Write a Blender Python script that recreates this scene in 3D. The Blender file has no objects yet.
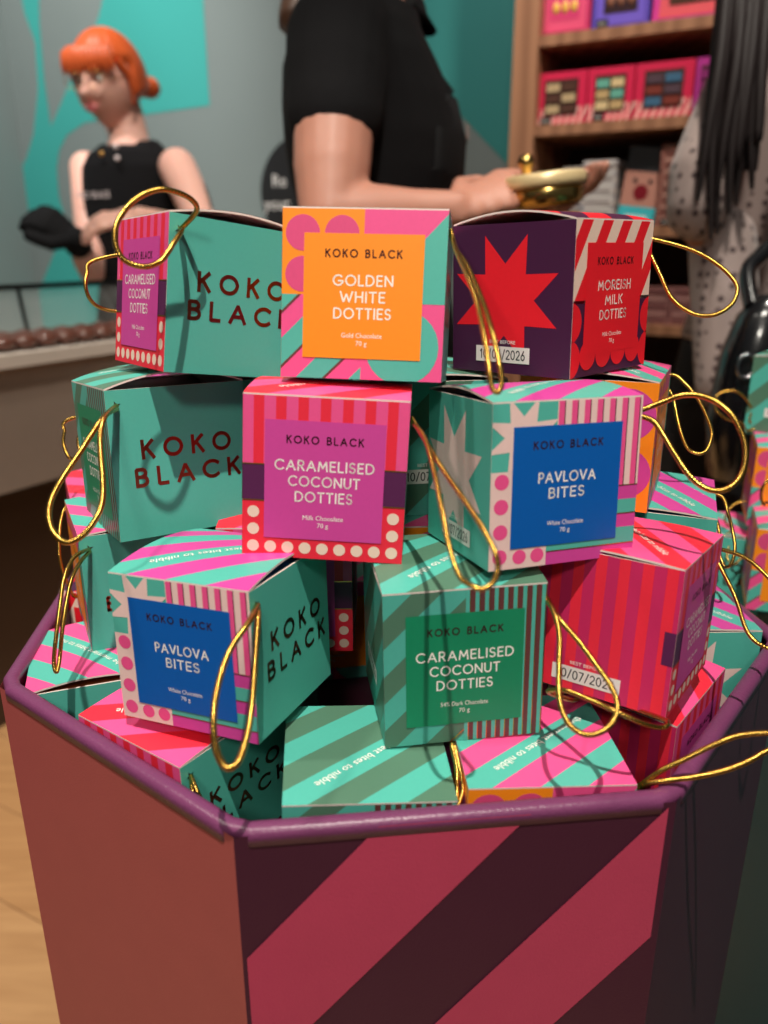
import bpy, bmesh, math, random
from mathutils import Vector, Matrix
random.seed(7)
PI = math.pi
U = 0.075            # edge of one gift box in metres
HC = 1.06            # camera height
F = 800.0            # focal length in pixels of the 768 x 1024 frame
TH = math.radians(18.4)
col = bpy.context.scene.collection
CT, ST = math.cos(TH), math.sin(TH)

# ------------------------------------------------------------------ helpers
def s2l(c):
    c = c / 255.0
    return c / 12.92 if c <= 0.04045 else ((c + 0.055) / 1.055) ** 2.4

MATS = {}
def mat(name, rgb, rough=0.5, metal=0.0, spec=0.5, noise=0.04, nscale=40.0, bump=0.0, bscale=300.0, coat=0.0, emit=None, trans=0.0, alpha=1.0, sheen=0.0, sss=0.0):
    if name in MATS: return MATS[name]
    m = bpy.data.materials.new(name); m.use_nodes = True
    nt = m.node_tree; b = nt.nodes['Principled BSDF']
    lin = (s2l(rgb[0]), s2l(rgb[1]), s2l(rgb[2]), 1)
    tc = nt.nodes.new('ShaderNodeTexCoord')
    if noise > 0:
        nz = nt.nodes.new('ShaderNodeTexNoise'); nz.inputs['Scale'].default_value = nscale; nz.inputs['Detail'].default_value = 4
        nt.links.new(tc.outputs['Object'], nz.inputs['Vector'])
        rp = nt.nodes.new('ShaderNodeMapRange')
        rp.inputs['To Min'].default_value = 1 - noise; rp.inputs['To Max'].default_value = 1 + noise
        nt.links.new(nz.outputs['Fac'], rp.inputs['Value'])
        mx = nt.nodes.new('ShaderNodeVectorMath'); mx.operation = 'SCALE'
        mx.inputs[0].default_value = lin[:3]
        nt.links.new(rp.outputs['Result'], mx.inputs['Scale'])
        nt.links.new(mx.outputs['Vector'], b.inputs['Base Color'])
    else:
        b.inputs['Base Color'].default_value = lin
    b.inputs['Roughness'].default_value = rough
    b.inputs['Metallic'].default_value = metal
    b.inputs['Specular IOR Level'].default_value = spec
    b.inputs['Coat Weight'].default_value = coat
    b.inputs['Transmission Weight'].default_value = trans
    b.inputs['Alpha'].default_value = alpha
    b.inputs['Sheen Weight'].default_value = sheen
    if sss:
        b.inputs['Subsurface Weight'].default_value = sss
        b.inputs['Subsurface Radius'].default_value = (0.01, 0.004, 0.002)
        b.inputs['Subsurface Scale'].default_value = 1.0
    if bump > 0:
        n2 = nt.nodes.new('ShaderNodeTexNoise'); n2.inputs['Scale'].default_value = bscale; n2.inputs['Detail'].default_value = 3
        nt.links.new(tc.outputs['Object'], n2.inputs['Vector'])
        bp = nt.nodes.new('ShaderNodeBump'); bp.inputs['Strength'].default_value = bump; bp.inputs['Distance'].default_value = 0.001
        nt.links.new(n2.outputs['Fac'], bp.inputs['Height']); nt.links.new(bp.outputs['Normal'], b.inputs['Normal'])
    if emit:
        b.inputs['Emission Color'].default_value = lin; b.inputs['Emission Strength'].default_value = emit
    MATS[name] = m
    return m

class MB:
    """collects faces with materials, links them as one mesh object"""
    def __init__(s): s.v = []; s.f = []; s.m = []; s.mats = []; s.sm = []; s.uv = {}
    def mi(s, m):
        if m not in s.mats: s.mats.append(m)
        return s.mats.index(m)
    def face(s, pts, m, smooth=False):
        i = len(s.v); s.v += [tuple(p) for p in pts]; s.f.append(tuple(range(i, i + len(pts)))); s.m.append(s.mi(m)); s.sm.append(smooth)
    def grid(s, rows, m, close=False, smooth=True, uvs=None):
        """rows: list of equally long rings"""
        i0 = len(s.v); n = len(rows[0])
        for r in rows: s.v += [tuple(p) for p in r]
        for a in range(len(rows) - 1):
            for b in range(n if close else n - 1):
                b2 = (b + 1) % n
                s.f.append((i0 + a * n + b, i0 + a * n + b2, i0 + (a + 1) * n + b2, i0 + (a + 1) * n + b))
                s.m.append(s.mi(m)); s.sm.append(smooth)
                if uvs is not None:
                    s.uv[len(s.f) - 1] = [(b / n, uvs[a]), ((b + 1) / n, uvs[a]), ((b + 1) / n, uvs[a + 1]), (b / n, uvs[a + 1])]
    def box(s, c, size, m, M=None):
        hx, hy, hz = size[0] / 2, size[1] / 2, size[2] / 2
        P = [Vector((c[0] + sx * hx, c[1] + sy * hy, c[2] + sz * hz)) for sz in (-1, 1) for sy in (-1, 1) for sx in (-1, 1)]
        if M is not None: P = [M @ p for p in P]
        for q in ((0, 2, 3, 1), (4, 5, 7, 6), (0, 1, 5, 4), (2, 6, 7, 3), (0, 4, 6, 2), (1, 3, 7, 5)):
            s.face([P[k] for k in q], m)
    def tube(s, pts, r, m, n=10, closed=False, caps=True):
        pts = [Vector(p) for p in pts]; N = len(pts)
        rr = r if isinstance(r, (list, tuple)) else [r] * N
        rows = []; uvs = []; L = 0; nrm = None
        for i, p in enumerate(pts):
            a = pts[(i - 1) % N] if (closed or i > 0) else p
            b = pts[(i + 1) % N] if (closed or i < N - 1) else p
            t = (b - a).normalized()
            if nrm is None:
                nrm = t.orthogonal().normalized()
            nrm = (nrm - t * nrm.dot(t)).normalized(); bn = t.cross(nrm)
            rows.append([p + (nrm * math.cos(2 * PI * k / n) + bn * math.sin(2 * PI * k / n)) * rr[i] for k in range(n)])
            if i: L += (p - pts[i - 1]).length
            uvs.append(L)
        s.grid(rows, m, close=True, uvs=uvs)
        if caps:
            s.face(rows[0][::-1], m); s.face(rows[-1], m)
    def lathe(s, prof, m, n=24, c=(0, 0, 0), M=None):
        rows = []
        for r, z in prof:
            ring = [Vector((c[0] + r * math.cos(2 * PI * k / n), c[1] + r * math.sin(2 * PI * k / n), c[2] + z)) for k in range(n)]
            if M is not None: ring = [M @ p for p in ring]
            rows.append(ring)
        s.grid(rows, m, close=True)
    def ell(s, c, r, m, nu=20, nv=12, M=None):
        rows = []
        for j in range(nv + 1):
            a = -PI / 2 + PI * j / nv
            ring = [Vector((c[0] + r[0] * math.cos(a) * math.cos(2 * PI * k / nu), c[1] + r[1] * math.cos(a) * math.sin(2 * PI * k / nu), c[2] + r[2] * math.sin(a))) for k in range(nu)]
            if M is not None: ring = [M @ p for p in ring]
            rows.append(ring)
        s.grid(rows, m, close=True)
    def mesh(s, name):
        me = bpy.data.meshes.new(name); me.from_pydata(s.v, [], s.f)
        for m in s.mats: me.materials.append(m)
        me.polygons.foreach_set('material_index', s.m)
        me.polygons.foreach_set('use_smooth', s.sm)
        if s.uv:
            l = me.uv_layers.new(name='UVMap')
            for fi, uv in s.uv.items():
                p = me.polygons[fi]
                for k, li in enumerate(p.loop_indices): l.data[li].uv = uv[k]
        me.update()
        return me
    def build(s, name, parent=None, M=None):
        o = bpy.data.objects.new(name, s.mesh(name)); col.objects.link(o)
        if parent is not None: o.parent = parent
        if M is not None: o.matrix_world = M if parent is None else o.matrix_world
        return o

def empty(name, loc=(0, 0, 0), M=None):
    o = bpy.data.objects.new(name, None); col.objects.link(o); o.empty_display_size = 0.02
    if M is not None: o.matrix_world = M
    else: o.location = loc
    return o
def tag(o, label=None, cat=None, group=None, kind=None):
    if label: o['label'] = label
    if cat: o['category'] = cat
    if group: o['group'] = group
    if kind: o['kind'] = kind
    return o
def part_obj(name, me, parent, label=None):
    o = bpy.data.objects.new(name, me); col.objects.link(o); o.parent = parent
    if label: o['label'] = label
    return o

def cam2w(c):
    """camera frame (x right, y down, z forward, metres) -> world"""
    x, y, z = c
    return Vector((x, z * CT - y * ST, HC - y * CT - z * ST))
def ray(px, py): return Vector(((px - 384) / F, (py - 512) / F, 1.0))
def at(px, py, zc): return cam2w(ray(px, py) * zc)
def w2z(p): # camera depth of a world point
    return p[1] * CT - (p[2] - HC) * ST

# ------------------------------------------------------------------ lettering
def arc(cx, cy, rx, ry, a0, a1, n=12):
    n = max(3, int(abs(a1 - a0) / 18))
    return [(cx + rx * math.cos(math.radians(a0 + (a1 - a0) * i / n)), cy + ry * math.sin(math.radians(a0 + (a1 - a0) * i / n))) for i in range(n + 1)]
GL = {
 'A': (.84, [[(0, 0), (.42, 1), (.84, 0)], [(.16, .33), (.68, .33)]]),
 'B': (.56, [[(0, 0), (0, 1), (.28, 1)] + arc(.28, .77, .22, .23, 90, -90) + [(0, .54)], [(.28, .54)] + arc(.28, .27, .28, .27, 90, -90) + [(0, 0)]]),
 'C': (.86, [arc(.5, .5, .5, .5, 48, 312)]),
 'D': (.76, [[(0, 0), (0, 1), (.26, 1)] + arc(.26, .5, .5, .5, 90, -90) + [(0, 0)]]),
 'E': (.5, [[(.5, 1), (0, 1), (0, 0), (.5, 0)], [(0, .52), (.44, .52)]]),
 'F': (.5, [[(.5, 1), (0, 1), (0, 0)], [(0, .5), (.44, .5)]]),
 'G': (.95, [arc(.5, .5, .5, .5, 48, 350) + [(.56, .45)]]),
 'H': (.66, [[(0, 0), (0, 1)], [(.66, 0), (.66, 1)], [(0, .52), (.66, .52)]]),
 'I': (.02, [[(0.01, 0), (0.01, 1)]]),
 'K': (.6, [[(0, 0), (0, 1)], [(.56, 1), (.04, .46)], [(.2, .62), (.6, 0)]]),
 'L': (.46, [[(0, 1), (0, 0), (.46, 0)]]),
 'M': (.88, [[(0, 0), (.1, 1), (.44, .28), (.78, 1), (.88, 0)]]),
 'N': (.74, [[(0, 0), (0, 1), (.74, 0), (.74, 1)]]),
 'O': (1.0, [arc(.5, .5, .5, .5, 0, 360)]),
 'P': (.55, [[(0, 0), (0, 1), (.27, 1)] + arc(.27, .72, .28, .28, 90, -90) + [(0, .44)]]),
 'R': (.58, [[(0, 0), (0, 1), (.27, 1)] + arc(.27, .73, .27, .27, 90, -90) + [(0, .46)], [(.27, .46), (.58, 0)]]),
 'S': (.52, [arc(.26, .75, .25, .25, 40, 270, 8)[:-1] + arc(.26, .25, .26, .25, 90, -150)]),
 'T': (.62, [[(0, 1), (.62, 1)], [(.31, 1), (.31, 0)]]),
 'U': (.68, [[(0, 1), (0, .34)] + arc(.34, .34, .34, .34, 180, 360) + [(.68, 1)]]),
 'V': (.78, [[(0, 1), (.39, 0), (.78, 1)]]),
 'W': (1.16, [[(0, 1), (.3, 0), (.58, .8), (.86, 0), (1.16, 1)]]),
 '0': (.6, [arc(.3, .5, .3, .5, 0, 360)]), '1': (.3, [[(0, .78), (.2, 1), (.2, 0)]]),
 '2': (.56, [arc(.28, .7, .27, .3, 160, -30) + [(0, 0), (.56, 0)]]),
 '5': (.56, [[(.5, 1), (.1, 1), (.06, .58)] + arc(.27, .32, .29, .32, 120, -150)]),
 '6': (.58, [[(.42, 1), (.1, .5)] + arc(.29, .3, .28, .3, 150, -210)]),
 '7': (.54, [[(0, 1), (.54, 1), (.14, 0)]]), '/': (.4, [[(0, -.05), (.4, 1.05)]]), ' ': (.3, []),
}
def stroke_text(txt, cx, cy, h, thick=.15, sp=.34, width=None):
    """quads of a line of capitals centred on (cx, cy), cap height h; width squeezes it to fit"""
    x = 0; segs = []
    for ch in txt:
        w, st = GL[ch]
        for s in st: segs.append([(x + p[0], p[1]) for p in s])
        x += w + sp
    x -= sp
    k = h; kx = h if width is None else width / x
    out = []; t = thick * h / 2
    for s in segs:
        P = [((p[0] - x / 2) * kx + cx, (p[1] - .5) * k + cy) for p in s]
        for i in range(len(P) - 1):
            a, b = Vector(P[i]), Vector(P[i + 1]); d = b - a
            if d.length < 1e-9: continue
            d.normalize(); n = Vector((-d.y, d.x)) * t
            e = d * t * (.9 if (i == 0 or i == len(P) - 2 or abs(d.x) < 2) else .3)
            e0 = d * t * (.95 if i == 0 else .35); e1 = d * t * (.95 if i == len(P) - 2 else .35)
            out.append([tuple(a - e0 + n)[:2], tuple(a - e0 - n)[:2], tuple(b + e1 - n)[:2], tuple(b + e1 + n)[:2]])
    return out
_tc = {}
def font_text(txt, cx, cy, size, rot=0.0, width=None):
    """triangles of a line in Blender's own font"""
    if txt not in _tc:
        cu = bpy.data.curves.new('t', 'FONT'); cu.body = txt; cu.size = 1; cu.resolution_u = 2; cu.fill_mode = 'FRONT'
        ob = bpy.data.objects.new('t', cu); col.objects.link(ob)
        me = ob.to_mesh()
        fs = [[(me.vertices[i].co.x, me.vertices[i].co.y) for i in p.vertices] for p in me.polygons]
        ob.to_mesh_clear(); bpy.data.objects.remove(ob); bpy.data.curves.remove(cu)
        xs = [q[0] for f in fs for q in f]; ys = [q[1] for f in fs for q in f]
        mx = (min(xs) + max(xs)) / 2
        _tc[txt] = ([[(q[0] - mx, q[1] - .3) for q in f] for f in fs], max(xs) - min(xs))
    fs, w = _tc[txt]; kx = size if width is None else width / w
    c, s = math.cos(rot), math.sin(rot)
    return [[(cx + (q[0] * kx) * c - q[1] * size * s, cy + q[0] * kx * s + q[1] * size * c) for q in f] for f in fs]

def clip(poly, n, d):
    """keep the part where n.p <= d"""
    out = []
    for i in range(len(poly)):
        a, b = poly[i], poly[(i + 1) % len(poly)]
        da = n[0] * a[0] + n[1] * a[1] - d; db = n[0] * b[0] + n[1] * b[1] - d
        if da <= 0: out.append(a)
        if (da < 0 < db) or (db < 0 < da):
            t = da / (da - db); out.append((a[0] + (b[0] - a[0]) * t, a[1] + (b[1] - a[1]) * t))
    return out
def clip_rect(p, u0, v0, u1, v1):
    for n, d in (((-1, 0), -u0), ((1, 0), u1), ((0, -1), -v0), ((0, 1), v1)):
        p = clip(p, n, d)
        if len(p) < 3: return []
    return p
def rect(u0, v0, u1, v1): return [(u0, v0), (u1, v0), (u1, v1), (u0, v1)]
def disc(cx, cy, r, n=28, ry=None): return [(cx + r * math.cos(2 * PI * k / n), cy + (ry or r) * math.sin(2 * PI * k / n)) for k in range(n)]
def star(cx, cy, R, r, n=8, a0=22.5):
    return [(cx + (R if k % 2 == 0 else r) * math.cos(math.radians(a0) + PI * k / n), cy + (R if k % 2 == 0 else r) * math.sin(math.radians(a0) + PI * k / n)) for k in range(2 * n)]
def diag(A, B, slope, off, width, box=(0, 0, 1, 1), k0=-8, k1=12):
    """diagonal bands v = (u - u0)*slope, u0 stepping by width: list of (poly, mat)"""
    out = []
    for k in range(k0, k1):
        a = off + k * width; b = a + width
        p = [(a - 5, -5 * slope), (b - 5, -5 * slope), (b + 5, 5 * slope), (a + 5, 5 * slope)]
        p = clip_rect(p, *box)
        if p: out.append((p, A if k % 2 == 0 else B))
    return out

# ------------------------------------------------------------------ paper colours of the boxes
R0 = .42
TEAL = mat('paper_teal', (84, 182, 166), R0); TEAL_D = mat('paper_dark_green', (84, 124, 102), R0)
PINK = mat('paper_pink', (240, 84, 146), R0); RED = mat('paper_red', (240, 44, 66), R0)
RED_P = mat('paper_bright_red', (238, 30, 44), R0)
MAG = mat('paper_magenta', (210, 70, 156), R0); PLUM = mat('paper_plum', (88, 32, 78), R0); PLUM_D = mat('paper_dark_plum', (70, 26, 62), R0)
CREAM = mat('paper_cream', (244, 214, 196), R0); PALE = mat('paper_pale_pink', (240, 206, 200), R0)
ORANGE = mat('paper_orange', (255, 146, 28), R0); BLUE = mat('paper_blue', (0, 92, 178), R0)
GREEN = mat('paper_emerald', (22, 140, 98), R0); BROWN = mat('paper_brown', (104, 58, 58), R0)
ROSE = mat('paper_rose', (204, 40, 96), R0)
WHITE = mat('paper_white', (250, 244, 236), .5); EDGE = mat('paper_cut_edge', (240, 222, 214), .7)
INK = mat('black_ink', (30, 24, 28), .4)
FOIL = mat('foil_rose_gold', (176, 96, 72), .28, 1.0); FOILD = mat('foil_dark', (84, 44, 50), .3, .6); FOILG = mat('foil_gold', (196, 150, 80), .3, .9)
LIN = {'milk': mat('lining_maroon', (120, 16, 40), .6), 'pavlova': mat('lining_blue', (10, 90, 170), .6), 'dark': mat('lining_black', (22, 26, 24), .6),
       'golden': mat('lining_amber', (150, 70, 20), .6), 'moreish': mat('lining_red', (190, 18, 40), .6)}
KEYC = {'milk': MAG, 'pavlova': BLUE, 'dark': GREEN, 'golden': ORANGE, 'moreish': RED_P}

def flat(mb, design, fn, step=.0011):
    """design: list of (poly, mat, layer[, clipbox])"""
    for it in design:
        p, m, L = it[0], it[1], it[2]
        p = clip_rect(p, *(it[3] if len(it) > 3 else (0, 0, 1, 1)))
        if len(p) >= 3: mb.face([fn(q[0], q[1], L * step) for q in p], m)

def label_design(kind):
    D = []; a = lambda p, m, L, box=None: D.append((p, m, L) if box is None else (p, m, L, box))
    if kind == 'milk':
        a(rect(0, .58, 1, 1), PINK, 1)
        for k in range(7): a(rect(.065 + k * .134, .58, .128 + k * .134, 1), RED, 2)
        a(rect(0, 0, 1, .36), RED, 1); a(rect(0, .36, 1, .585), PLUM, 2)
        for v in (.358, .583): a(rect(0, v - .004, 1, v + .004), FOILG, 3)
        for k in range(9): a(disc(.068 + k * .108, .066, .037), CREAM, 2)
        for v in (.175, .284):
            a(disc(.068, v, .037), CREAM, 2); a(disc(.932, v, .037), CREAM, 2)
        lines = ['CARAMELISED', 'COCONUT', 'DOTTIES']; sub = 'Milk Chocolate'
    elif kind == 'pavlova':
        a(rect(0, .6, .42, 1), TEAL, 1); a(star(.2, .8, .25, .12), PALE, 2, (0, .6, .42, 1))
        a(rect(0, 0, .38, .6), PALE, 1)
        for v in (.08, .235, .39, .54): a(disc(.07, v, .047), PINK, 2)
        for u in (.2, .32): a(disc(u, .07, .045), PINK, 2)
        a(rect(.42, .46, 1, 1), PALE, 1)
        for k in range(7):
            a(rect(.425 + k * .086, .46, .463 + k * .086, 1), PINK if k % 1 == 0 else PALE, 2)
            a(rect(.463 + k * .086, .46, .469 + k * .086, 1), FOILD, 3)
        for k, m in enumerate((MAG, TEAL, MAG, TEAL, MAG)):
            a(rect(.38, [.37, .28, .19, .085, 0][k], 1, [.46, .37, .28, .19, .085][k]), m, 1)
        for v in (.085, .46, .28): a(rect(.38, v - .003, 1, v + .003), FOILG, 3)
        lines = ['PAVLOVA', 'BITES']; sub = 'White Chocolate'
    elif kind == 'dark':
        for p, m in diag(TEAL_D, TEAL, .95, -.12, .19): a(p, m, 1)
        a(rect(.5, 0, 1, 1), BROWN, 2)
        for k in range(9):
            u = .5 + k * .0585
            a(rect(u, 0, u + .024, 1), TEAL, 3); a(rect(u + .024, 0, u + .030, 1), FOILG, 3)
        a([(.42, 0), (.5, .075), (.5, .082), (.405, 0)], FOILG, 4)
        lines = ['CARAMELISED', 'COCONUT', 'DOTTIES']; sub = '54% Dark Chocolate'
    elif kind == 'golden':
        a(rect(0, .5, .5, 1), ORANGE, 1)
        for c in ((.125, .86), (.365, .86), (.125, .62), (.365, .62)): a(disc(c[0], c[1], .105), mat('paper_warm_pink', (222, 76, 128), R0), 2)
        a(rect(.5, .5, 1, 1), PINK, 1); a([(1, .98), (1, .46), (.55, .46), (.86, .83)], TEAL, 2)
        a(rect(.5, 0, 1, .46), PINK, 1); a(disc(.75, .2, .225), TEAL, 2)
        for p, m in diag(PINK, TEAL, 1.0, -.07, .165, (0, 0, .5, .5)): a(p, m, 1)
        for k in range(-3, 4):
            p = [(-.07 + k * .33 - 3, -3), (-.05 + k * .33 - 3, -3), (-.05 + k * .33 + 3, 3), (-.07 + k * .33 + 3, 3)]
            a(p, BROWN, 2, (0, 0, .5, .5))
        lines = ['GOLDEN', 'WHITE', 'DOTTIES']; sub = 'Gold Chocolate'
    else:
        a(rect(0, 0, 1, .5), PLUM_D, 1)
        for p, m in diag(RED_P, CREAM, 1.6, -.05, .125, (0, .48, 1, 1)): a(p, m, 1)
        for v in (.36, .12):
            a(disc(-.02, v, .13), RED_P, 2); a(disc(1.02, v, .13), RED_P, 2)
        for k in range(4): a(disc(.2 + k * .2, .14, .1), RED_P, 4)
        lines = ['MOREISH', 'MILK', 'DOTTIES']; sub = 'Milk Chocolate'
    lo = .14 if kind == 'moreish' else .125
    a(rect(.135, lo, .865, .86), KEYC[kind], 5)
    for q in stroke_text('KOKO BLACK', .5, .745, .042, .2, .5, .46): a(q, FOILD, 6)
    n = len(lines); v0 = .588 if n == 3 else .548
    for k, t in enumerate(lines):
        wd = {'CARAMELISED': .6, 'COCONUT': .43, 'DOTTIES': .345, 'PAVLOVA': .38, 'BITES': .235, 'GOLDEN': .36, 'WHITE': .27, 'MOREISH': .42, 'MILK': .22}[t]
        for q in stroke_text(t, .5, v0 - k * .097, .058, .165, .34, wd): a(q, WHITE, 6)
    for q in font_text(sub, .5, .262, .042, 0, .25 if len(sub) < 16 else .3): a(q, WHITE, 6)
    for q in font_text('70 g', .5, .215, .042, 0, .068): a(q, WHITE, 6)
    return D

def pattern_design(kind, date):
    D = []; a = lambda p, m, L, box=None: D.append((p, m, L) if box is None else (p, m, L, box))
    if kind == 'milk':
        a(rect(0, 0, 1, 1), ROSE, 1)
        for k in range(7): a(rect(.03 + k * .145, 0, .1 + k * .145, 1), RED, 2)
        a(rect(.93, .36, 1, .585), PLUM, 3); a(rect(.0, .36, .04, .585), PLUM, 3)
        ink, sx, sy = WHITE, .47, .12
    elif kind == 'pavlova':
        a(rect(0, 0, 1, 1), TEAL, 1); a(star(.45, .5, .46, .24), PALE, 2); ink, sx, sy = WHITE, .5, .13
    elif kind == 'moreish':
        a(rect(0, 0, 1, 1), PLUM_D, 1); a(star(.46, .5, .46, .24), RED_P, 2); ink, sx, sy = WHITE, .45, .13
    elif kind == 'golden':
        a(rect(0, 0, 1, 1), ORANGE, 1)
        for c in ((.8, .3), (.8, .75), (.3, .75), (.3, .3)): a(disc(c[0], c[1], .2), MAG, 2)
        ink, sx, sy = WHITE, .4, .13
    else:
        for p, m in diag(TEAL_D, TEAL, 1.0, 0, .25): a(p, m, 1)
        ink, sx, sy = WHITE, .45, .3
    a(rect(sx - .23, sy - .055, sx + .23, sy + .055), mat('date_sticker', (236, 228, 222), .6), 4)
    for q in font_text('BEST BEFORE', sx, sy + .085, .034, 0, .22): a(q, ink, 4)
    if date:
        for q in stroke_text(date, sx, sy, .06, .13, .3, .38): a(q, INK, 5)
    return D

def logo_design():
    D = [(rect(0, 0, 1, 1), TEAL, 1)]
    for q in stroke_text('KOKO', .54, .6, .108, .23, .72, .64): D.append((q, FOIL, 3))
    for q in stroke_text('BLACK', .54, .415, .108, .23, .66, .76): D.append((q, FOIL, 3))
    # the slit hole the cord comes out of
    D.append((star(.07, .9, .034, .012, 4, 20), INK, 3))
    return D
HOLE = Vector((.512, -.485 + .07 * .97, .4))

def lid_design(kind):
    A, B = {'milk': (PINK, RED), 'pavlova': (MAG, TEAL), 'dark': (TEAL_D, TEAL), 'golden': (PINK, TEAL), 'moreish': (RED_P, PLUM_D)}[kind]
    D = []
    for k in range(-7, 5):
        a0 = .14 + .285 * k; p = [(a0, 0), (a0 + .285, 0), (a0 + .285 + 3 / .79, 3), (a0 + 3 / .79, 3)]
        p = clip_rect(p, 0, 0, 1, 1)
        if p: D.append((p, A if k % 2 == 0 else B, 1))
    if kind != 'moreish':
        for q in font_text('the merriest bites to nibble', .53, .43, .075, math.atan(.79) + PI, .86): D.append((q, WHITE, 2))
    return D

DD = .485  # half depth
BM = {}
def box_meshes(kind, date, arch):
    key = (kind, date, arch)
    if key in BM: return BM[key]
    T = .014; R = {}
    def panel(name, design, fn, slabc, slabs):
        ck = (name, kind if name != 'logo_panel' else '', date if name == 'pattern_panel' else '')
        if ck in BM: R[name] = BM[ck]; return
        mb = MB(); mb.box(slabc, slabs, EDGE); flat(mb, design, fn); me = mb.mesh(name); BM[ck] = me; R[name] = me
    panel('label_panel', label_design(kind), lambda u, v, o: (u - .5, -DD - .0006 - o, v - .5), (0, -DD + T / 2, 0), (1, T, 1))
    panel('back_panel', [(rect(0, 0, 1, 1), TEAL, 1)] + [(q, FOIL, 3) for q in stroke_text('KOKO', .5, .6, .1, .2, .4, .5)], lambda u, v, o: (.5 - u, DD + .0006 + o, v - .5), (0, DD - T / 2, 0), (1, T, 1))
    panel('pattern_panel', pattern_design(kind, date), lambda u, v, o: (-.5 - .0006 - o, (.5 - u) * .97, v - .5), (-.5 + T / 2, 0, 0), (T, .97 - 2 * T, 1))
    panel('logo_panel', logo_design(), lambda u, v, o: (.5 + .0006 + o, (u - .5) * .97, v - .5), (.5 - T / 2, 0, 0), (T, .97 - 2 * T, 1))
    # arched lid, printed bands follow the curve
    def lf(u, w, o): return (u - .5, (w - .5) * .97, .5 + arch * math.sin(PI * w) ** .9 + .009 + o if 0 < w < 1 else .509 + o)
    mb = MB(); N = 14; des = lid_design(kind)
    for k in range(N):
        w0, w1 = k / N, (k + 1) / N
        for p, m, L in des:
            if L == 1:
                q = clip_rect(p, 0, w0, 1, w1)
                if len(q) >= 3: mb.face([lf(x, y, .0012) for x, y in q], m)
        top = [lf(0, w0, 0), lf(1, w0, 0), lf(1, w1, 0), lf(0, w1, 0)]; bot = [(x, y, z - .012) for x, y, z in top]
        mb.face(top, EDGE); mb.face(bot[::-1], EDGE); mb.face([top[1], bot[1], bot[2], top[2]], EDGE); mb.face([top[0], top[3], bot[3], bot[0]], EDGE)
    for p, m, L in des:
        if L > 1: mb.face([lf(x, y, .0045) for x, y in p], m)
    t0 = [lf(0, 0, 0), lf(1, 0, 0)]; mb.face([t0[0], (t0[0][0], t0[0][1], .497), (t0[1][0], t0[1][1], .497), t0[1]], EDGE)
    R['lid'] = mb.mesh('lid')
    mb = MB(); mb.box((0, 0, -.5 + T / 2), (1 - 2 * T, .97 - 2 * T, T), EDGE); R['bottom_panel'] = mb.mesh('bottom_panel')
    mb = MB()
    mb.face([(-.484, -.46, .487), (-.484, .46, .487), (-.08, .40, .44), (-.08, -.40, .44)], LIN[kind])
    mb.face([(.484, -.46, .487), (.08, -.40, .44), (.08, .40, .44), (.484, .46, .487)], LIN[kind])
    R['dust_flap'] = mb.mesh('dust_flap')
    BM[key] = R
    return R

GOLD = None
def gold_mat():
    m = bpy.data.materials.new('gold_cord'); m.use_nodes = True; nt = m.node_tree; b = nt.nodes['Principled BSDF']
    b.inputs['Base Color'].default_value = (s2l(206), s2l(160), s2l(76), 1); b.inputs['Metallic'].default_value = 1; b.inputs['Roughness'].default_value = .24
    tc = nt.nodes.new('ShaderNodeTexCoord'); mp = nt.nodes.new('ShaderNodeMapping')
    mp.inputs['Scale'].default_value = (1, 420, 1); mp.inputs['Rotation'].default_value = (0, 0, .0)
    wv = nt.nodes.new('ShaderNodeTexWave'); wv.bands_direction = 'DIAGONAL'; wv.inputs['Scale'].default_value = 1.0; wv.inputs['Distortion'].default_value = .6
    bp = nt.nodes.new('ShaderNodeBump'); bp.inputs['Strength'].default_value = .35; bp.inputs['Distance'].default_value = .0004
    nt.links.new(tc.outputs['UV'], mp.inputs['Vector']); nt.links.new(mp.outputs['Vector'], wv.inputs['Vector'])
    nt.links.new(wv.outputs['Fac'], bp.inputs['Height']); nt.links.new(bp.outputs['Normal'], b.inputs['Normal'])
    return m
GOLD = gold_mat()

def spline(P, n=7):
    out = []
    P = [Vector(p) for p in P]
    for i in range(len(P) - 1):
        a = P[max(i - 1, 0)]; b = P[i]; c = P[i + 1]; d = P[min(i + 2, len(P) - 1)]
        for k in range(n):
            t = k / n
            out.append(.5 * ((2 * b) + (c - a) * t + (2 * a - 5 * b + 4 * c - d) * t * t + (3 * b - a - 3 * c + d) * t ** 3))
    out.append(P[-1]); return out

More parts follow.
